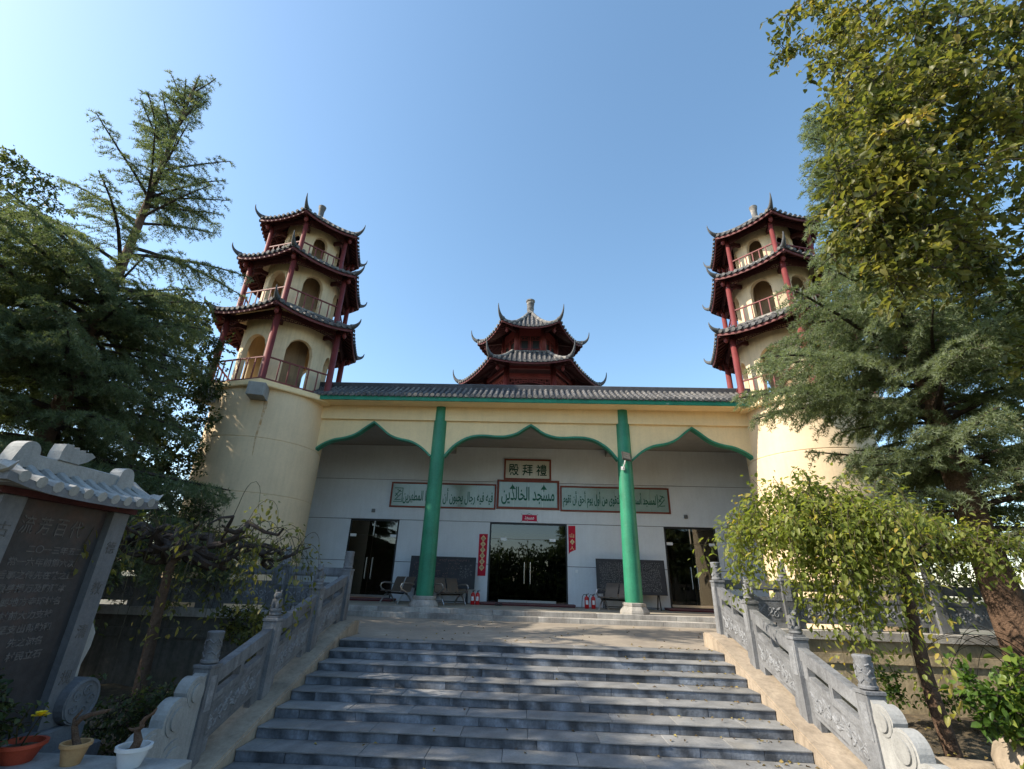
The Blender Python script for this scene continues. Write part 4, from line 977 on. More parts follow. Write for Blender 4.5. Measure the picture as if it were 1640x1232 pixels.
rg = ST('ridge', MB().box(xr-.055, xr+.055, 4.24, 5.42, 1.93, 2.07, .01), 'palestone')
for y, sg in ((4.26, 1), (5.40, -1)):
    c_ = (y-sg*.02, 2.08); rad_ = .095
    prof = [(y-sg*.17, 1.90), (y+sg*.10, 1.94)]+[(c_[0]+sg*rad_*math.cos(q), c_[1]+rad_*math.sin(q)) for q in np.linspace(0, R(165), 9)]
    ST('ridge_curl', MB().prism(prof, 0, xr-.075, xr+.075), 'palestone', rg)
prof = [(y_-.06, z_-.06) for y_, z_ in ((4.60, 2.13), (4.60, 2.22), (4.62, 2.30), (4.70, 2.31), (4.71, 2.28), (4.77, 2.30), (4.78, 2.27), (4.85, 2.29), (4.86, 2.26), (4.93, 2.28), (4.99, 2.25), (4.92, 2.18), (4.83, 2.13))]
ST('ridge_ornament', MB().prism(prof, 0, xr-.07, xr+.07), 'palestone', rg)
# carved foot stones at the pillars
for y, sg in ((5.56, 1), (4.12, -1)):
    prof = [(y, -.62), (y, .52), (y+sg*.10, .50), (y+sg*.17, .40), (y+sg*.17, .26), (y+sg*.12, .10), (y+sg*.13, -.02), (y+sg*.22, -.12), (y+sg*.24, -.62)]
    ST('buttress', MB().prism(prof, 0, SX-.2, SX-.06), 'palestone')
    c_ = (y+sg*.08, -.22); dm = MB()
    dm.prism([(c_[0]+.21*math.cos(q), c_[1]+.21*math.sin(q)) for q in np.linspace(0, 2*math.pi, 24, endpoint=False)], 0, SX-.05, SX+.12)
    d_ = ST('drum_stone', dm, 'greystele'); rgm = MB(); rgm.tube([(SX+.12, c_[0]+.185*math.cos(q), c_[1]+.185*math.sin(q)) for q in np.linspace(0, 2*math.pi, 25)], .014, 6)
    for k in range(5): swirl(rgm, c_[0]+.09*math.cos(k*1.256), c_[1]+.09*math.sin(k*1.256), .055, lambda u, h: (SX+.122, u, h), 1.3, k, .012)
    ST('drum_carving', rgm, 'greystele', d_)
for i, ch in enumerate('流芳百代'):
    put_text(t, fit_text(ch, .135, .17, depth=.002, bold=.004), SX-.056, 4.505+i*.175, 1.43, 'engrave', R(90))
rows = ['二〇一三年五二', '常一六年前第六次', '后事之传先在教之建', '限募捐万及购建本', '要地方寺环村名', '村前大力支持', '至支出帮助和', '先之诚名', '村民立石']
for r_, tx in enumerate(rows):
    z = 1.215-r_*.118; n = len(tx); me = text_mesh(tx, .078, depth=.0015, bold=.002); s_ = mesh_size(me)
    put_text(t, me, SX-.057, 5.16-.04*(r_ % 2)-.088*(n-1)/2-(.05 if r_ > 3 else 0), z, 'engrave', R(90)).scale = (1.12, 1, 1)
for i, ch in enumerate('德教清规'): put_text(t, fit_text(ch, .12, .13, depth=.002, bold=.004), SX+.0225, 5.45, 1.28-i*.42, 'engrave', R(90))
for i, ch in enumerate('古道'): put_text(t, fit_text(ch, .12, .13, depth=.002, bold=.004), SX+.0225, 4.23, 1.36-i*.42, 'engrave', R(90))

# ================================================================ pots on a stone bench
t = thing('stone_bench', 'low pale stone slab carrying flower pots at the foot of the left railing', 'bench', (-4.1, 5.0, -1.1))
obj('slab', MB().box(-4.95, -3.12, 4.72, 5.24, -.62, -.545, .012), 'palestone', t, world=True)
for x in (-4.6, -3.5): obj('leg', MB().box(x-.12, x+.12, 4.8, 5.15, -1.15, -.622), 'greystele', t, world=True)
def pot(x, y, z, r, h, mt, lb, rim=.02):
    t = thing('flower_pot', lb, 'pot', (x, y, z), group='flower pots on the stone bench')
    obj('bowl', MB().lathe([(r*.62, 0), (r*.66, .01), (r*.92, h*.75), (r*.95, h-.03), (r+rim*.4, h-.028), (r+rim*.5, h), (r*.9, h), (r*.88, h-.05), (.001, h-.05)], n=28), mt, t, smooth=True)
    obj('soil', MB().lathe([(.001, h-.03), (r*.88, h-.045), (r*.88, h-.049)][::1], n=20), 'soil', t)
    return t
p3 = pot(-3.53, 4.99, -.545, .132, .16, 'whitepot', 'white glazed pot holding a short twisted bare stump')
obj('stump', MB().tube([(0, 0, .12), (.02, 0, .19), (-.02, .01, .26), (.02, 0, .30), (.0, 0, .34)], [.042, .036, .026, .022, .014], 8).tube([(.01, 0, .32), (.03, 0, .36), (.09, 0, .40), (.11, .0, .44)], [.02, .018, .014, .006], 6).tube([(0, 0, .28), (-.06, .0, .27), (-.1, 0, .28)], [.018, .014, .006], 6), 'bark', p3, smooth=True)
p2 = pot(-4.06, 4.98, -.545, .11, .165, 'tanpot', 'tan clay pot holding a crooked leaning bonsai trunk')
obj('bonsai_trunk', MB().tube([(.02, 0, .13), (-.03, 0, .20), (-.07, 0, .28), (-.03, 0, .34), (.06, 0, .375), (.17, .0, .40), (.22, 0, .42)], [.03, .026, .024, .022, .02, .016, .006], 8).tube([(-.07, 0, .28), (-.1, .01, .33), (-.06, .02, .40)], [.02, .015, .006], 6), 'bark', p2, smooth=True)
dg_ = MB()
for i in range(3): dg_.box(-.06+i*.035, -.035+i*.035, -.118, -.108, .05, .09)
p1 = pot(-4.56, 4.98, -.545, .175, .15, 'terra', 'red terracotta pot with one yellow flower beside the black stele')
# ================================================================ foliage
def unit(v): return v/np.maximum(np.linalg.norm(v, axis=-1, keepdims=True), 1e-9)
def leaf_cloud(pos, dirs, nrm, L, Wd, tint, rng, fold=.25, jit=.25, oval=False):
    """folded diamond leaves: pos (n,3) base points, dirs along the leaf, nrm upper side"""
    n = len(pos); d = unit(dirs); nn = unit(nrm-d*np.sum(nrm*d, 1, keepdims=True)); s = np.cross(d, nn)
    l = (L*(1+rng.uniform(-jit, jit, n)))[:, None]; w = (Wd*(1+rng.uniform(-jit, jit, n)))[:, None]
    b = pos; t = pos+d*l-nn*l*.14
    if not oval:
        q = pos+d*l*.45; v = np.stack([b, q+s*w*.5+nn*w*fold, t, q-s*w*.5+nn*w*fold], 1).reshape(-1, 3)
        i = np.arange(n)*4; f = np.concatenate([np.stack([i, i+1, i+2], 1), np.stack([i, i+2, i+3], 1)])
        return v, f, np.repeat(tint, 4)
    q = pos+d*l*.5-nn*l*.02; q1 = pos+d*l*.28; q2 = pos+d*l*.68-nn*l*.05     # rounded blade, folded at the midrib
    v = np.stack([b, q, t, q1+s*w*.48+nn*w*fold, q2+s*w*.44+nn*w*fold, q1-s*w*.48+nn*w*fold, q2-s*w*.44+nn*w*fold], 1).reshape(-1, 3)
    i = np.arange(n)*7; F = lambda a, b_, c: np.stack([i+a, i+b_, i+c], 1)
    f = np.concatenate([F(0, 3, 1), F(1, 3, 4), F(1, 4, 2), F(0, 1, 5), F(1, 6, 5), F(1, 2, 6)])
    return v, f, np.repeat(tint, 7)
def needle_tufts(pos, dirs, rng, k=5, L=.06, Wd=.011, spread=.9, tint=None):
    n = len(pos); P = np.repeat(pos, k, 0); D = np.repeat(unit(dirs), k, 0)
    r_ = rng.normal(0, 1, P.shape); r_ = unit(r_-D*np.sum(r_*D, 1, keepdims=True)); d = unit(D*(1-spread*.5)+r_*spread*rng.uniform(.5, 1.1, (n*k, 1)))
    s = unit(np.cross(d, rng.normal(0, 1, P.shape))); l = L*rng.uniform(.7, 1.25, (n*k, 1)); w = Wd*.5
    v = np.stack([P-s*w, P+s*w, P+d*l], 1).reshape(-1, 3); i = np.arange(n*k)*3
    return v, np.stack([i, i+1, i+2], 1), np.repeat(np.repeat(tint, k), 3)
def polyline(p0, d0, L, n, droop, wob, rng):
    """a branch bending towards the ground (droop>0) or the sky"""
    P = [np.array(p0, float)]; d = np.array(d0, float); d /= np.linalg.norm(d)
    for i in range(n):
        d = d+np.array([0, 0, -droop/n])+rng.normal(0, wob, 3); d /= np.linalg.norm(d); P.append(P[-1]+d*L/n)
    return P
def along(P, t):
    f = t*(len(P)-1); i = min(int(f), len(P)-2); u = f-i; return P[i]*(1-u)+P[i+1]*u, (P[i+1]-P[i])/max(np.linalg.norm(P[i+1]-P[i]), 1e-6)
def cedar(name, label, loc, H, r0, z0, z1, nb, Lfun, seed, group, leanx=0., rise=(.05, .75), keep=None, sub=1., needle='cedarneedle'):
    rng = np.random.default_rng(seed); t = thing(name, label, 'tree', loc, group=group); O = np.array(loc, float)
    tr = [np.array([leanx*(q**1.5)+.06*math.sin(q*7+seed), .05*math.sin(q*5), H*q]) for q in np.linspace(0, 1, 14)]
    wood = MB(); wood.tube(tr, [r0*(1-.96*q**.8)+.012 for q in np.linspace(0, 1, 14)], 10)
    limbs = MB(); pos = []; dr = []; tn = []
    hs = np.sort(z0+(z1-z0)*rng.uniform(0, 1, nb)**.9)
    ga = rng.uniform(0, 6.28)
    for i, h in enumerate(hs):
        q = (h-z0)/(z1-z0); az = ga+i*2.39996+rng.normal(0, .25)
        if keep is not None and rng.random() > keep(q): continue
        p0, _ = along(tr, h/H); L = Lfun(q, az)*rng.uniform(.75, 1.12); el = rise[0]+(rise[1]-rise[0])*q**1.6+rng.normal(0, .07)
        d = np.array([math.cos(az)*math.cos(el), math.sin(az)*math.cos(el), math.sin(el)])
        n = 7; B = polyline(p0, d, L, n, .45-.2*q, .04, rng)
        limbs.tube(B, [max(.006, .012+.014*L*(1-j/n)) for j in range(n+1)], 5, False)
        ns = max(5, int(L/.135)); side = 1
        for j in range(ns):
            s_ = .14+.86*(j+rng.uniform(0, .8))/ns; s_ = min(s_, .995); bp, bd = along(B, s_); side = -side
            hz = unit(np.cross(bd, [0, 0, 1.])); sl = (.42*L*(1-s_)**.8+.16)*rng.uniform(.6, 1.15)*(sub(q) if callable(sub) else sub)
            sd = unit(bd*rng.uniform(.45, .9)+hz*side*rng.uniform(.6, 1.)+np.array([0, 0, rng.normal(.03, .12)]))
            m_ = max(3, int(sl/.14)); SB = polyline(bp, sd, sl, m_, rng.uniform(.5, 1.3), .07, rng)
            if sl > .3: limbs.tube(SB, [.007*(1-.7*k/m_) for k in range(m_+1)], 3, False)
            nt = max(3, int(sl/.075)); tt = rng.normal(.45, .12)+.25*(s_-.5)
            for k in range(nt):
                u = (k+rng.uniform(0, 1))/nt; tp, td = along(SB, min(u, .99)); q_ = 1 if rng.random() < .5 else -1
                hz2 = unit(np.cross(td, [0, 0, 1.])); tl = (.10+.22*(1-u))*rng.uniform(.5, 1.2)*min(1, .5+sl)
                tdir = unit(td*.8+hz2*q_*.7+np.array([0, 0, rng.normal(-.05, .18)])); n2 = max(2, int(tl/.034))
                for w in range(n2):
                    x = (w+.5)/n2; pos.append(tp+tdir*tl*x+np.array([0, 0, -.5*tl*x*x])); dr.append(tdir+np.array([0, 0, .35])); tn.append(tt+rng.normal(0, .09))
                pos.append(tp); dr.append(td+np.array([0, 0, .5])); tn.append(tt+rng.normal(0, .09))
            pos.append(SB[-1]); dr.append(SB[-1]-SB[-2]); tn.append(tt+.12)
        for k in range(int(L/.06)):
            u = rng.uniform(.25, 1); tp, td = along(B, min(u, .99)); pos.append(tp); dr.append(td+np.array([0, 0, .6])); tn.append(rng.normal(.4, .1))
    for k in range(int((z1-z0)*6)):                             # short sprays hugging the leader
        h = z0+(z1-z0)*(.38+.62*k/((z1-z0)*6)); p0, td = along(tr, min(h/H, .99)); az = rng.uniform(0, 6.28); sl = rng.uniform(.2, .5)*(1.2-h/H*.5); SB = polyline(p0, [math.cos(az), math.sin(az), .55], sl, 4, .9, .1, rng)
        limbs.tube(SB, [.006, .005, .004, .003, .002], 3, False); tt = rng.normal(.45, .12)
        for w in range(int(sl/.018)):
            tp, td = along(SB, rng.uniform(.05, .99)); pos.append(tp+rng.normal(0, .03, 3)); dr.append(td+rng.normal(0, .3, 3)+[0, 0, .3]); tn.append(tt+rng.normal(0, .09))
    pos = np.array(pos); dr = np.array(dr); tn = np.clip(np.array(tn), 0, 1)
    v, f, ti = needle_tufts(pos, dr, rng, 5, .085, .015, .95, tn)
    obj('trunk', wood, 'bark', t, smooth=True); obj('limbs', limbs, 'barkdark', t, kind='stuff'); cr = obj('crown', fastmesh('crown', v, f, ti), needle, t)
    return t, len(f)
# left cedar: broad below, thin and open towards the leaning top
def LL(q, az):
    if q > .5: return 2.9-2.2*(q-.5)/.5
    k = max(0, math.cos(az)); return (4.5*(1-q)**.7+.6)*(1-.42*k*min(1, max(0, (q-.12)/.1)))
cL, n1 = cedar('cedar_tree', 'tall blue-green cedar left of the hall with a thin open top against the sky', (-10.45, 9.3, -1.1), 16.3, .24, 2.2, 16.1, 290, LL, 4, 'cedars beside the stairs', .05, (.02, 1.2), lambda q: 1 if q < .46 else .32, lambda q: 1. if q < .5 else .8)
def LR(q, az):
    k = .5+.5*math.cos(az-math.pi)                              # longer towards the hall
    return (4.6-3.3*q)*(.8+.3*k)*(1-.5*k*(q < .24))*(1-.5*k*(q > .46))
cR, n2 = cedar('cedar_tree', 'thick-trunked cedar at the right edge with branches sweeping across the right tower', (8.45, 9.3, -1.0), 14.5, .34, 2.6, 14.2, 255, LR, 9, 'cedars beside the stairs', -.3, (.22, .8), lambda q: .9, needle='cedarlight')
print('cedar tris', n1, n2)

def clump_tree(name, label, loc, trunk, clusters, leaf, mt, seed, group=None, barkm='bark', per=70, rad=.55, lsize=(.1, .062), tr0=.2, twigs=7, droop=.2, oval=False):
    """trunk: list of world points; clusters: list of world points where twigs carry leaves"""
    rng = np.random.default_rng(seed); t = thing(name, label, 'tree' if 'tree' in name else 'shrub', loc, group=group)
    TP = [np.array(p, float) for p in trunk]; n = len(TP); wood = MB(); wood.tube(TP, [tr0*(1-.75*i/(n-1)) for i in range(n)], 10)
    limbs = MB(); nodes = [(p, tr0*(1-.75*i/(n-1))*.6) for i, p in enumerate(TP)][max(1, n//3):]
    cl = [np.array(c, float) for c in clusters]; base = TP[-1]; order = np.argsort([np.linalg.norm(c-base) for c in cl])
    P_, D_, N_, T_ = [], [], [], []
    for o_ in order:
        c = cl[o_]; ds = [np.linalg.norm(c-p)*1.0+(0 if p[2] < c[2]+.4 else .6) for p, _ in nodes]; j = int(np.argmin(ds)); p, r_ = nodes[j]
        if ds[j] > .15:
            r1 = min(r_*.8, .012+.012*ds[j]); m_ = (p+c)/2+rng.normal(0, .08*ds[j], 3)+np.array([0, 0, .06*ds[j]]); q = [p, (p*.6+m_*.4+rng.normal(0, .02, 3)), m_, (m_+c)/2+rng.normal(0, .03, 3), c]
            limbs.tube(q, [r1, r1*.9, r1*.75, r1*.6, max(.006, r1*.4)], 5, False); nodes += [(m_, r1*.8), (c, r1*.6)]
        ct = rng.normal(.42, .16)
        for w in range(twigs):
            d = unit(rng.normal(0, 1, 3)+np.array([0, 0, .15])); L = rad*rng.uniform(.5, 1.15); TW = polyline(c, d, L, 4, droop*2, .12, rng)
            limbs.tube(TW, [.007, .006, .005, .004, .003], 3, False)
            k = int(per/twigs)
            for q in range(k):
                u = rng.uniform(.15, 1); tp, td = along(TW, min(u, .99)); pd = unit(td*.5+rng.normal(0, .6, 3)+np.array([0, 0, -droop]))
                P_.append(tp+rng.normal(0, .03, 3)); D_.append(pd); N_.append(rng.normal(0, .5, 3)+np.array([0, 0, 1.])); T_.append(ct+rng.normal(0, .14))
    v, f, ti = leaf_cloud(np.array(P_), np.array(D_), np.array(N_), lsize[0], lsize[1], np.clip(np.array(T_), 0, 1), rng, jit=.45, oval=oval)
    O = np.array(loc); wood.v = [tuple(np.array(p)-O) for p in wood.v]; limbs.v = [tuple(np.array(p)-O) for p in limbs.v]
    obj('trunk', wood, barkm, t, smooth=True); obj('limbs', limbs, 'barkdark', t, kind='stuff'); obj('crown', fastmesh('crown', v-O, f, ti), mt, t)
    return t
def blob(cx, cy, cz_, rx, ry, rz, n, rng, shell=.55):
    out = []
    while len(out) < n:
        p = rng.uniform(-1, 1, 3); r_ = np.linalg.norm(p)
        if r_ < 1 and r_ > shell*rng.random(): out.append((cx+p[0]*rx, cy+p[1]*ry, cz_+p[2]*rz))
    return out
rg = np.random.default_rng(31)
# right: big broadleaf reaching in over the cedar
cl = []
for (x, y, z, rx, ry, rz, n) in ((5.9, 5.2, 9.6, 1.1, 1., 1.0, 26), (7.0, 5.4, 9.3, 1.3, 1.2, 1.2, 34), (5.15, 5.0, 7.9, .75, .8, .8, 20), (6.0, 5.2, 7.6, .9, 1., .9, 26), (4.65, 4.9, 6.6, .6, .7, .75, 22), (5.2, 5.1, 6.1, .8, .9, .8, 26), (4.55, 5.1, 5.6, .5, .6, .5, 16), (7.2, 5.5, 7.6, 1.1, 1., 1.0, 24), (6.2, 5.4, 5.7, .9, .9, .55, 18), (6.9, 5.6, 5.0, .8, .8, .6, 14), (5.0, 5.2, 4.95, .6, .7, .4, 12), (7.6, 6., 11.5, 1.8, 1.5, 1.5, 26), (5.6, 5.3, 11.3, 1.1, 1.2, 1.0, 22), (9.0, 5.6, 8.5, 1.6, 1.6, 2.2, 26), (6.6, 5.4, 4.1, .5, .6, .5, 8)):
    cl += blob(x, y, z, rx, ry, rz, n, rg)
clump_tree('broadleaf_tree', 'large yellow-green broadleaf tree leaning in from the upper right corner', (9.6, 5.6, -1.2), [(9.6, 5.6, -1.2), (9.5, 5.6, 1.5), (9.3, 5.5, 3.8), (8.7, 5.4, 5.8), (7.8, 5.3, 7.2), (6.9, 5.2, 8.2)], cl, None, 'broadleaf', 5, per=72, rad=.52, lsize=(.105, .062), tr0=.28, oval=True)
# left: broadleaves behind and beside the left cedar
cl = []
for (x, y, z, rx, ry, rz, n) in ((-12.4, 13.6, 9.2, 1.1, 1., 1.0, 26), (-11.4, 13.4, 7.6, 1.0, 1., 1.2, 30), (-10.7, 13.2, 5.6, 1.0, 1., 1.2, 34), (-11.8, 13.4, 4.6, 1.6, 1.2, 1.3, 36), (-10.4, 12.9, 3.3, .9, .8, .9, 22), (-13.5, 13.6, 6.6, 1.5, 1.2, 1.8, 36)):
    cl += blob(x, y, z, rx, ry, rz, n, rg)
tB = clump_tree('broadleaf_tree', 'dark round-crowned broadleaf tree touching the left tower drum', (-12, 13.5, -1.2), [(-12, 13.5, -1.2), (-12, 13.5, 2), (-12.1, 13.5, 4.5), (-12.2, 13.5, 7)], cl, None, 'darkleaf', 6, per=80, rad=.55, lsize=(.12, .075), tr0=.22)
cl = []
for (x, y, z, rx, ry, rz, n) in ((-16.9, 11, 12.4, 1.2, 1.2, 1.3, 26), (-16.5, 11, 9.6, 2.2, 1.6, 1.9, 50), (-15, 11.3, 7, 2., 1.5, 2., 44), (-17, 10.5, 6, 2.5, 2, 2.5, 44), (-13.6, 11.5, 4.2, 1.6, 1.2, 1.8, 30), (-16.5, 15, 4, 4, 1.2, 3.6, 70), (-22, 14, 5, 4, 1.2, 4.5, 60)):
    cl += blob(x, y, z, rx, ry, rz, n, rg)
clump_tree('broadleaf_tree', 'tall loose broadleaf tree at the far left behind the cedar', (-16, 11.2, -1.2), [(-16, 11.2, -1.2), (-16, 11.2, 3), (-16.2, 11.1, 7), (-16.6, 11, 10.5)], cl, None, 'darkleaf', 8, per=80, rad=.6, lsize=(.12, .075), tr0=.26)
cl = []
for (x, y, z, rx, ry, rz, n) in ((-8.4, 11.6, 1.8, 1.3, .5, 1.5, 36), (-10.5, 11.8, 1.6, 1.6, .6, 1.5, 36), (-13, 11.8, 1.6, 1.8, .6, 1.8, 36), (-9.2, 9.0, .2, 1.2, .8, 1.0, 30), (-11.5, 8.6, .4, 1.8, .9, 1.2, 34)):
    cl += blob(x, y, z, rx, ry, rz, n, rg)
clump_tree('garden_shrub', 'dense dark shrubbery behind the stele and the twisted tree', (-10.5, 11, -1.2), [(-10.5, 10.9, -1.2), (-10.5, 11, 0), (-10.5, 11.2, 1.2)], cl, None, 'darkleaf', 12, per=90, rad=.5, lsize=(.085, .05), tr0=.1)
cl = []
for (x, y, z, rx, ry, rz, n) in ((11.5, 12.5, 2.4, 1.8, 1., 2.4, 40), (10.2, 13.6, 1.6, 1.6, .8, 1.6, 34), (16, 14, 3, 3, 1.2, 3.5, 40), (14, 13, 3, 2, 1.2, 3, 40), (13.5, 14.5, 7, 2.4, 1.6, 3, 40), (12.2, 9.3, .8, 1.6, .8, 1.6, 30)):
    cl += blob(x, y, z, rx, ry, rz, n, rg)
clump_tree('broadleaf_tree', 'dark broadleaf tree behind the cedar trunk at the right edge', (13.6, 13.2, -1.2), [(13.6, 13.2, -1.2), (13.6, 13.2, 2), (13.6, 13.5, 5)], cl, None, 'darkleaf', 15, per=80, rad=.6, lsize=(.11, .07), tr0=.2)
for (name, lb, loc, blobs, seed, mt, ls) in (
    ('garden_shrub', 'bright light-green leafy plant in the right bed above the tan boulder', (5.35, 6.3, -.95), ((5.35, 6.3, .22, .42, .35, .34, 12), (5.3, 6.2, -.15, .3, .3, .25, 6)), 3, 'shrubleaf', (.085, .055)),
    ('garden_shrub', 'low dark shrub beside the stele behind the pots', (-4.6, 6.6, -1.0), ((-4.7, 6.5, -.6, .55, .35, .3, 16), (-4.15, 6.3, -.35, .25, .2, .25, 7), (-5.3, 6.2, -.5, .35, .3, .35, 9)), 4, 'darkleaf', (.055, .034)),
    ('garden_shrub', 'leafy rose bush in front of the stele panel', (-4.68, 4.6, -1.0), ((-4.68, 4.6, -.12, .06, .3, .25, 7), (-4.66, 4.35, .0, .05, .2, .2, 4)), 7, 'darkleaf', (.06, .036)),
    ('garden_shrub', 'leafy green bush between the bare weeping tree and the left railing', (-4.9, 9.0, -1.0), ((-4.9, 9.0, .3, .7, .3, .25, 14), (-4.5, 8.4, .1, .35, .3, .25, 6)), 17, 'broadleaf', (.085, .045)),
    ('garden_shrub', 'low green undergrowth along the retaining wall of the right bed', (7.6, 8.9, -.95), ((7.0, 8.9, -.6, .7, .4, .25, 12), (8.4, 8.5, -.5, .9, .5, .3, 12), (6.3, 9.4, -.4, .4, .3, .3, 6), (9.6, 8.4, -.3, 1., .6, .5, 14)), 14, 'shrubleaf', (.07, .045))):
    cl = []
    for b_ in blobs: cl += blob(*b_, rg)
    clump_tree(name, lb, loc, [loc, tuple(np.array(loc)+[0, 0, .25]), tuple(np.array(loc)+[.02, 0, .5])], cl, None, mt, seed, 'shrubs in the beds', oval=True, per=60, rad=.24 if ls[0] < .1 else .22, lsize=ls, tr0=.03)
# weeping trees grafted on straight stems
def weeping(name, label, loc, zt, seed, nl, ntw, leafp, rx, mt='weepleaf', hang=(1.0, 1.9), squash=1., trr=.10, lsz=(.07, .034), gap=.03, up=1.25, limb=1., bias=0., out=.95, loose=.17, rise=0., anchors=None):
    rng = np.random.default_rng(seed); t = thing(name, label, 'tree', loc, group='weeping trees beside the stairs')
    h = zt-loc[2]; wood = MB(); tp = [np.array([.05*math.sin(q*4+seed), .04*math.sin(q*3), h*q]) for q in np.linspace(0, 1, 8)]
    wood.tube(tp, [trr*(1.25-.5*q) for q in np.linspace(0, .8, 8)], 9); wood.lathe([(.001, -.18), (trr*1.3, -.1), (trr*1.5, 0), (trr*1.1, .1), (.001, .16)], tuple(tp[-1]), 9)
    limbs = MB(); pts = []
    jobs = [(None, None, hang) for _ in range(ntw)]
    for (ax, ay, az_, cnt, h0, h1) in (anchors or ()):           # a crooked limb to each given point, its twigs springing around the end
        A = np.array([ax, ay, az_])-np.array(loc); p = tp[-1]; d = A-p; L = np.linalg.norm(d); s1 = unit(np.cross(d, [0, 0, 1.])); P = []
        for j in range(13):
            t_ = j/12; bump_ = math.sin(t_*math.pi); P.append(p+d*t_+np.array([0, 0, 1.])*(.16*L*bump_*(1-t_)+.10*math.sin(t_*11+ax*5)*bump_)+s1*.12*math.sin(t_*9+ay*7)*bump_)
        limbs.tube(P, [trr*.62*(1-.8*(j/12)**.8) for j in range(13)], 7, False)
        jobs += [(A+rng.normal(0, 1, 3)*[.26, .3, .1] if rng.random() < .72 else P[rng.integers(6, 12)], A, (h0, h1)) for _ in range(cnt)]
    for i in range(nl if not anchors else 0):
        az = i*2*math.pi/nl+rng.normal(0, .25); d = np.array([math.cos(az), math.sin(az), .35]); p = tp[-1].copy(); P = [p]; L = rx*rng.uniform(.75, 1.1)*(1-bias*.55*math.cos(az)); n = 13; el = .5
        for j in range(n):                                      # contorted limb: kinks up and down and sideways
            az2 = az+.9*math.sin(j*1.35+i*2.1)*rng.uniform(.4, 1.1); el = .55*math.cos(j*.95+i)*(1 if j > 1 else 1.2)+.12+rise*(.5-.5*math.cos(az))*(1 if j < 9 else -1.2)
            P.append(P[-1]+np.array([math.cos(az2)*math.cos(el), math.sin(az2)*math.cos(el)*squash, math.sin(el)])*L/n*1.25)
        limbs.tube(P, [limb*trr*.62*(1-.82*(j/n)**.8) for j in range(n+1)], 7, False); pts += [(q, (q-P[max(0, k-1)])) for k, q in enumerate(P) if k > 2]
        for k in (4, 7, 9):                                     # forks
            a2 = az+rng.choice((-1, 1))*rng.uniform(.6, 1.2); Q = [P[k]]
            for j in range(7):
                a3 = a2+.8*math.sin(j*1.5+k); e3 = .6*math.cos(j*1.1+k); Q.append(Q[-1]+np.array([math.cos(a3)*math.cos(e3), math.sin(a3)*math.cos(e3)*squash, math.sin(e3)])*L*.075)
            limbs.tube(Q, [limb*trr*.32*(1-.75*j/7) for j in range(8)], 6, False); pts += [(q, (q-Q[max(0, k2-1)])) for k2, q in enumerate(Q) if k2 > 1]
    tw = MB(); P_, D_, N_, T_ = [], [], [], []
    for (p, A, hang) in jobs:
        if p is None: p, d0 = pts[rng.integers(len(pts))]
        az = math.atan2(p[1], p[0])+rng.normal(0, .5 if A is None else .9); vel = np.array([math.cos(az)*rng.uniform(.15, out)-bias*.12, math.sin(az)*rng.uniform(.15, out), rng.uniform(.2, up)])*(1 if A is None else np.array([.5, .5, .8])); q = np.array(p); Pth = [q]; L = 0; Lm = hang[0]+(hang[1]-hang[0])*rng.random()**1.3; st = .085
        while L < Lm and len(Pth) < 40:
            u = vel/np.linalg.norm(vel); q = q+u*st; L += st; vel = vel+np.array([-vel[0]*.07, -vel[1]*.07, -.20])+rng.normal(0, .03, 3); Pth.append(q)
            if q[2] < .35: break
        k = len(Pth); tw.tube(Pth, [.0055*(1-.75*j/k)+.001 for j in range(k)], 3, False)
        if rng.random() > leafp: continue
        ct = rng.normal(.45, .15); nl_ = int(L/gap)
        for j in range(nl_):
            u = .18+.82*(j+rng.uniform(0, 1))/nl_; pp, pd = along(Pth, min(u, .99)); sd = rng.normal(0, 1, 3); sd = unit(sd-pd*np.dot(sd, pd)); off = sd*rng.uniform(.0, loose)
            P_.append(pp+off*1.); D_.append(unit(sd*.8+pd*.4+np.array([0, 0, -.4])+rng.normal(0, .45, 3))); N_.append(np.array([0, 0, 1.])+sd*.5+rng.normal(0, .35, 3)); T_.append(ct+rng.normal(0, .15))
    v, f, ti = leaf_cloud(np.array(P_), np.array(D_), np.array(N_), lsz[0], lsz[1], np.clip(T_, 0, 1), rng, .2, .5, oval=True)
    obj('trunk', wood, 'bark', t, smooth=True); obj('limbs', limbs, 'barkdark', t, smooth=True, kind='stuff'); obj('twigs', tw, 'twig', t, kind='stuff'); obj('crown', fastmesh('crown', v, f, ti), mt, t); return t
weeping('weeping_tree', 'leafy yellow-green weeping tree arching over the right stone railing', (5.8, 8.0, -1.0), 1.45, 3, 12, 0, 1, 1.5, lsz=(.085, .046), gap=.03, trr=.085, loose=.2, anchors=(
    (3.65, 7.9, 1.75, 36, .3, 1.2), (3.9, 8.4, 2.0, 28, .4, 1.3), (3.95, 7.5, 1.85, 32, .3, 1.4), (4.25, 7.6, 2.25, 42, .4, 2.1), (4.85, 8.0, 2.40, 44, .4, 2.4), (4.7, 7.2, 2.0, 40, .6, 2.6), (5.25, 7.4, 1.9, 38, .6, 2.5), (5.5, 8.4, 2.1, 26, .3, 1.0), (6.3, 8.0, 1.95, 18, .25, .6), (6.75, 7.8, 1.75, 34, .4, 1.1), (5.9, 7.4, 1.75, 10, .2, .5)))
weeping('weeping_tree', 'nearly bare weeping tree with twisted dark limbs beside the stele', (-5.85, 8.0, -1.0), 1.35, 8, 9, 120, .45, 2.1, hang=(.7, 2.0), trr=.075, lsz=(.085, .042), gap=.045, up=1.25, limb=2., mt='broadleaf')
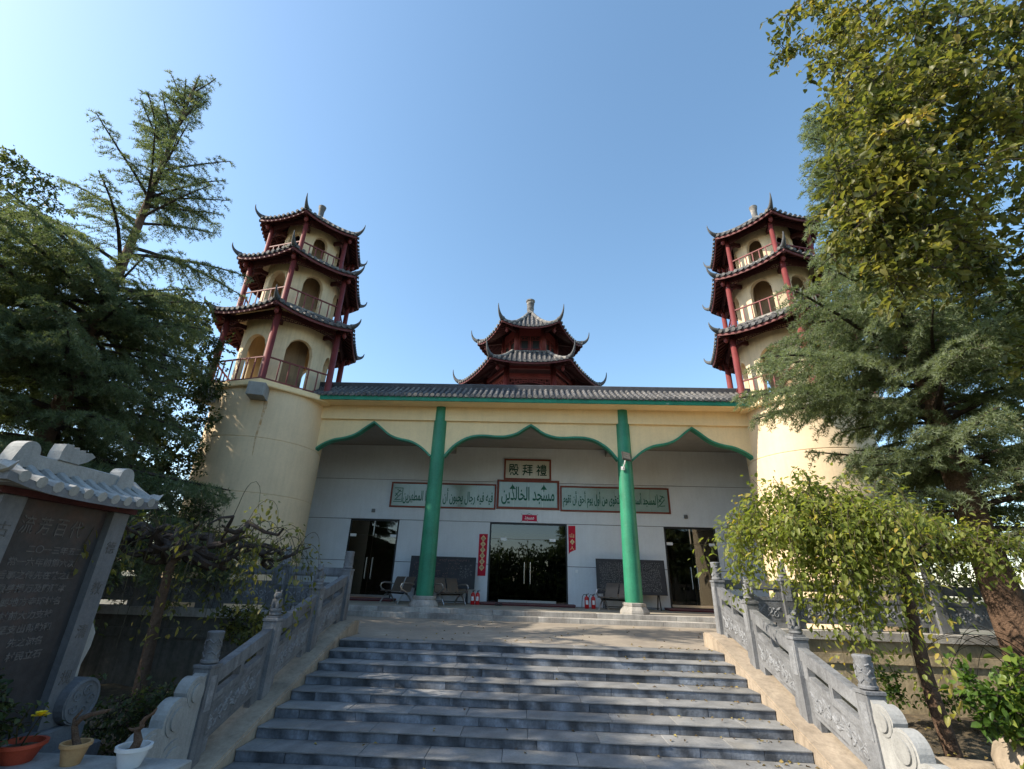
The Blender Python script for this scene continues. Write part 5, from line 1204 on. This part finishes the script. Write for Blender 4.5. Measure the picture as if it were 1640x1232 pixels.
# the yellow flower in its red pot
st = MB(); st.tube([(0, 0, .12), (.08, -.05, .24), (.16, -.09, .36)], [.008, .006, .005], 5); st.tube([(-.05, 0, .12), (-.1, 0, .25), (-.06, .02, .4)], .006, 5); obj('stem', st, 'twig', p1)
fl = MB()
for ring, (n, r_, tl) in enumerate(((9, .065, .2), (9, .052, .7), (7, .036, 1.1))):
    for k in range(n):
        a = 2*math.pi*k/n+ring*.4; c_, s_ = math.cos(a), math.sin(a); x, y = c_*math.cos(tl), s_*math.cos(tl); w = .016
        b = (.16, -.09, .365); fl.add([(b[0]-s_*w*.4, b[1]+c_*w*.4, b[2]), (b[0]+s_*w*.4, b[1]-c_*w*.4, b[2]), (b[0]+x*r_+s_*w, b[1]+y*r_-c_*w, b[2]+math.sin(tl)*r_), (b[0]+x*r_*1.15, b[1]+y*r_*1.15, b[2]+math.sin(tl)*r_*1.1), (b[0]+x*r_-s_*w, b[1]+y*r_+c_*w, b[2]+math.sin(tl)*r_)], [(0, 1, 2, 3, 4)])
obj('flower', fl, 'yellow', p1)
r5 = np.random.default_rng(77); n = 34; pp = np.stack([r5.normal(-.03, .09, n), r5.normal(.0, .08, n), r5.uniform(.13, .42, n)], 1)
v, f, ti = leaf_cloud(pp, r5.normal(0, 1, (n, 3)), r5.normal(0, .4, (n, 3))+[0, 0, 1], .06, .035, r5.uniform(.3, .9, n), r5); obj('leaves', fastmesh('leaves', v, f, ti), 'darkleaf', p1)
# boulder in the right bed, low border stones
def rock(name, label, c, s, seed):
    bm = bmesh.new(); bmesh.ops.create_icosphere(bm, subdivisions=3, radius=1); r_ = random.Random(seed); ph = [r_.uniform(0, 6) for _ in range(6)]
    for v_ in bm.verts:
        p = v_.co; k = 1+.12*math.sin(p.x*3+ph[0])*math.cos(p.y*3.3+ph[1])+.08*math.sin(p.z*5+ph[2])+.05*math.sin(p.x*8+p.y*7+ph[3]); q = max(abs(p.x), abs(p.y), abs(p.z)); v_.co = Vector((p.x*s[0], p.y*s[1], p.z*s[2]))*k*(.75+.25/q)
    me = bpy.data.meshes.new(name); bm.to_mesh(me); bm.free(); o = obj(name, me, 'cheek', smooth=True, loc=c); tag(o, label, 'rock', 'rocks in the right bed')
rock('garden_rock', 'large tan boulder under the light-green plant at the right edge', (5.62, 6.55, -.75), (.34, .3, .42), 2)
rock('garden_rock', 'low flat tan stone by the stem of the weeping tree', (5.45, 7.3, -.93), (.5, .2, .12), 5)
rock('garden_rock', 'grey-brown stone behind the scrolled railing end', (5.0, 7.6, -.92), (.3, .2, .12), 9)
# dry arching stems by the cedar trunk
ds = MB(); rq = np.random.default_rng(5)
for k in range(26):
    a = rq.uniform(0, 6.28); P = [np.array([7.9, 8.6, -.2])+rq.normal(0, .12, 3)]; v_ = np.array([math.cos(a)*.5, math.sin(a)*.4, 1.2])
    for j in range(16): v_ = v_+np.array([0, 0, -.13]); P.append(P[-1]+v_/np.linalg.norm(v_)*.13)
    ds.tube(P, [.008*(1-.8*j/16)+.001 for j in range(17)], 3, False)
tag(obj('dry_stems', ds, 'twig', kind='stuff'), 'dry arching brown stems beside the cedar trunk', 'stems')
# fallen leaves on steps, cheek and beds
n = 900; r6 = np.random.default_rng(9); xs = []; 
for k in range(n):
    q = r6.random()
    if q < .22:
        i = r6.integers(0, 10); x = 3.4-abs(r6.normal(0, .9)); x = x if r6.random() < .8 else r6.uniform(-3.3, 3.3); xs.append((x, Y0-i*TREAD+.4-abs(r6.normal(0, .12)), -i*RISER+.012))
    elif q < .32: xs.append((r6.uniform(-3.3, 6), r6.uniform(9.8, 14.8), .01))
    elif q < .8: xs.append((r6.uniform(4.3, 10), r6.uniform(5, 10), -.90+r6.uniform(-.03, .03)))
    else: xs.append((r6.uniform(-10, -4.2), r6.uniform(3, 10), -.95+r6.uniform(-.03, .03)))
xs = np.array(xs); v, f, ti = leaf_cloud(xs, r6.normal(0, 1, (n, 3))*[1, 1, .15], r6.normal(0, .25, (n, 3))+[0, 0, 1], .06, .035, r6.uniform(0, 1, n), r6, .3)
tag(obj('leaf_litter', fastmesh('leaf_litter', v, f, ti), 'litterleaf', kind='stuff'), 'fallen leaves on the steps and beds', 'leaves')
# a cedar further left, outside the view, whose shade falls on the lower left; trees across the court behind the viewer, mirrored in the glass
c = copy_tree(cL); c.location = (-17.5, 3.4, -1.3); c.rotation_euler.z = 2.2; c.scale = (1.15, 1.15, .98); c['label'] = 'cedar standing left of the view beside the stele'
c = copy_tree(tB); c.location = (-11.8, 3.3, -1.2); c.rotation_euler.z = 1.9; c['label'] = 'broadleaf tree standing left of the view beside the stele'
for (x, y, s, rz, lb) in ((4.5, -15, .82, 1.2, 'right one'), (-8.5, -16, .7, 2.6, 'left one')):
    c = copy_tree(cR); c.location = (x, y, -1.3); c.rotation_euler.z = rz; c.scale = (s, s, s); c['label'] = 'cedar mirrored in the central door glass, '+lb; c['group'] = 'cedars mirrored in the glass'
cl = blob(0, -13.5, 1.2, 26, 1.6, 2.8, 620, rg, .1)+blob(-9, -14, 3, 6, 1.4, 2.2, 70, rg)+blob(13, -14, 3, 6, 1.4, 2.4, 70, rg)+blob(0, -12.5, .2, 14, 1., 1.6, 200, rg, .1)
rb_ = np.random.default_rng(2); P_, D_, N_ = [], [], []
for c_ in cl:
    p = np.array(c_)+rb_.normal(0, .45, (60, 3)); P_.append(p); D_.append(rb_.normal(0, 1, (60, 3))-[0, 0, .3]); N_.append(rb_.normal(0, .6, (60, 3))+[0, 0, 1])
v, f, ti = leaf_cloud(np.concatenate(P_), np.concatenate(D_), np.concatenate(N_), .34, .24, rb_.uniform(.1, .7, 60*len(cl)), rb_)
tag(obj('tree_belt', fastmesh('tree_belt', v, f, ti), 'darkleaf', kind='stuff'), 'dark belt of trees across the court, mirrored in the door glass', 'trees')
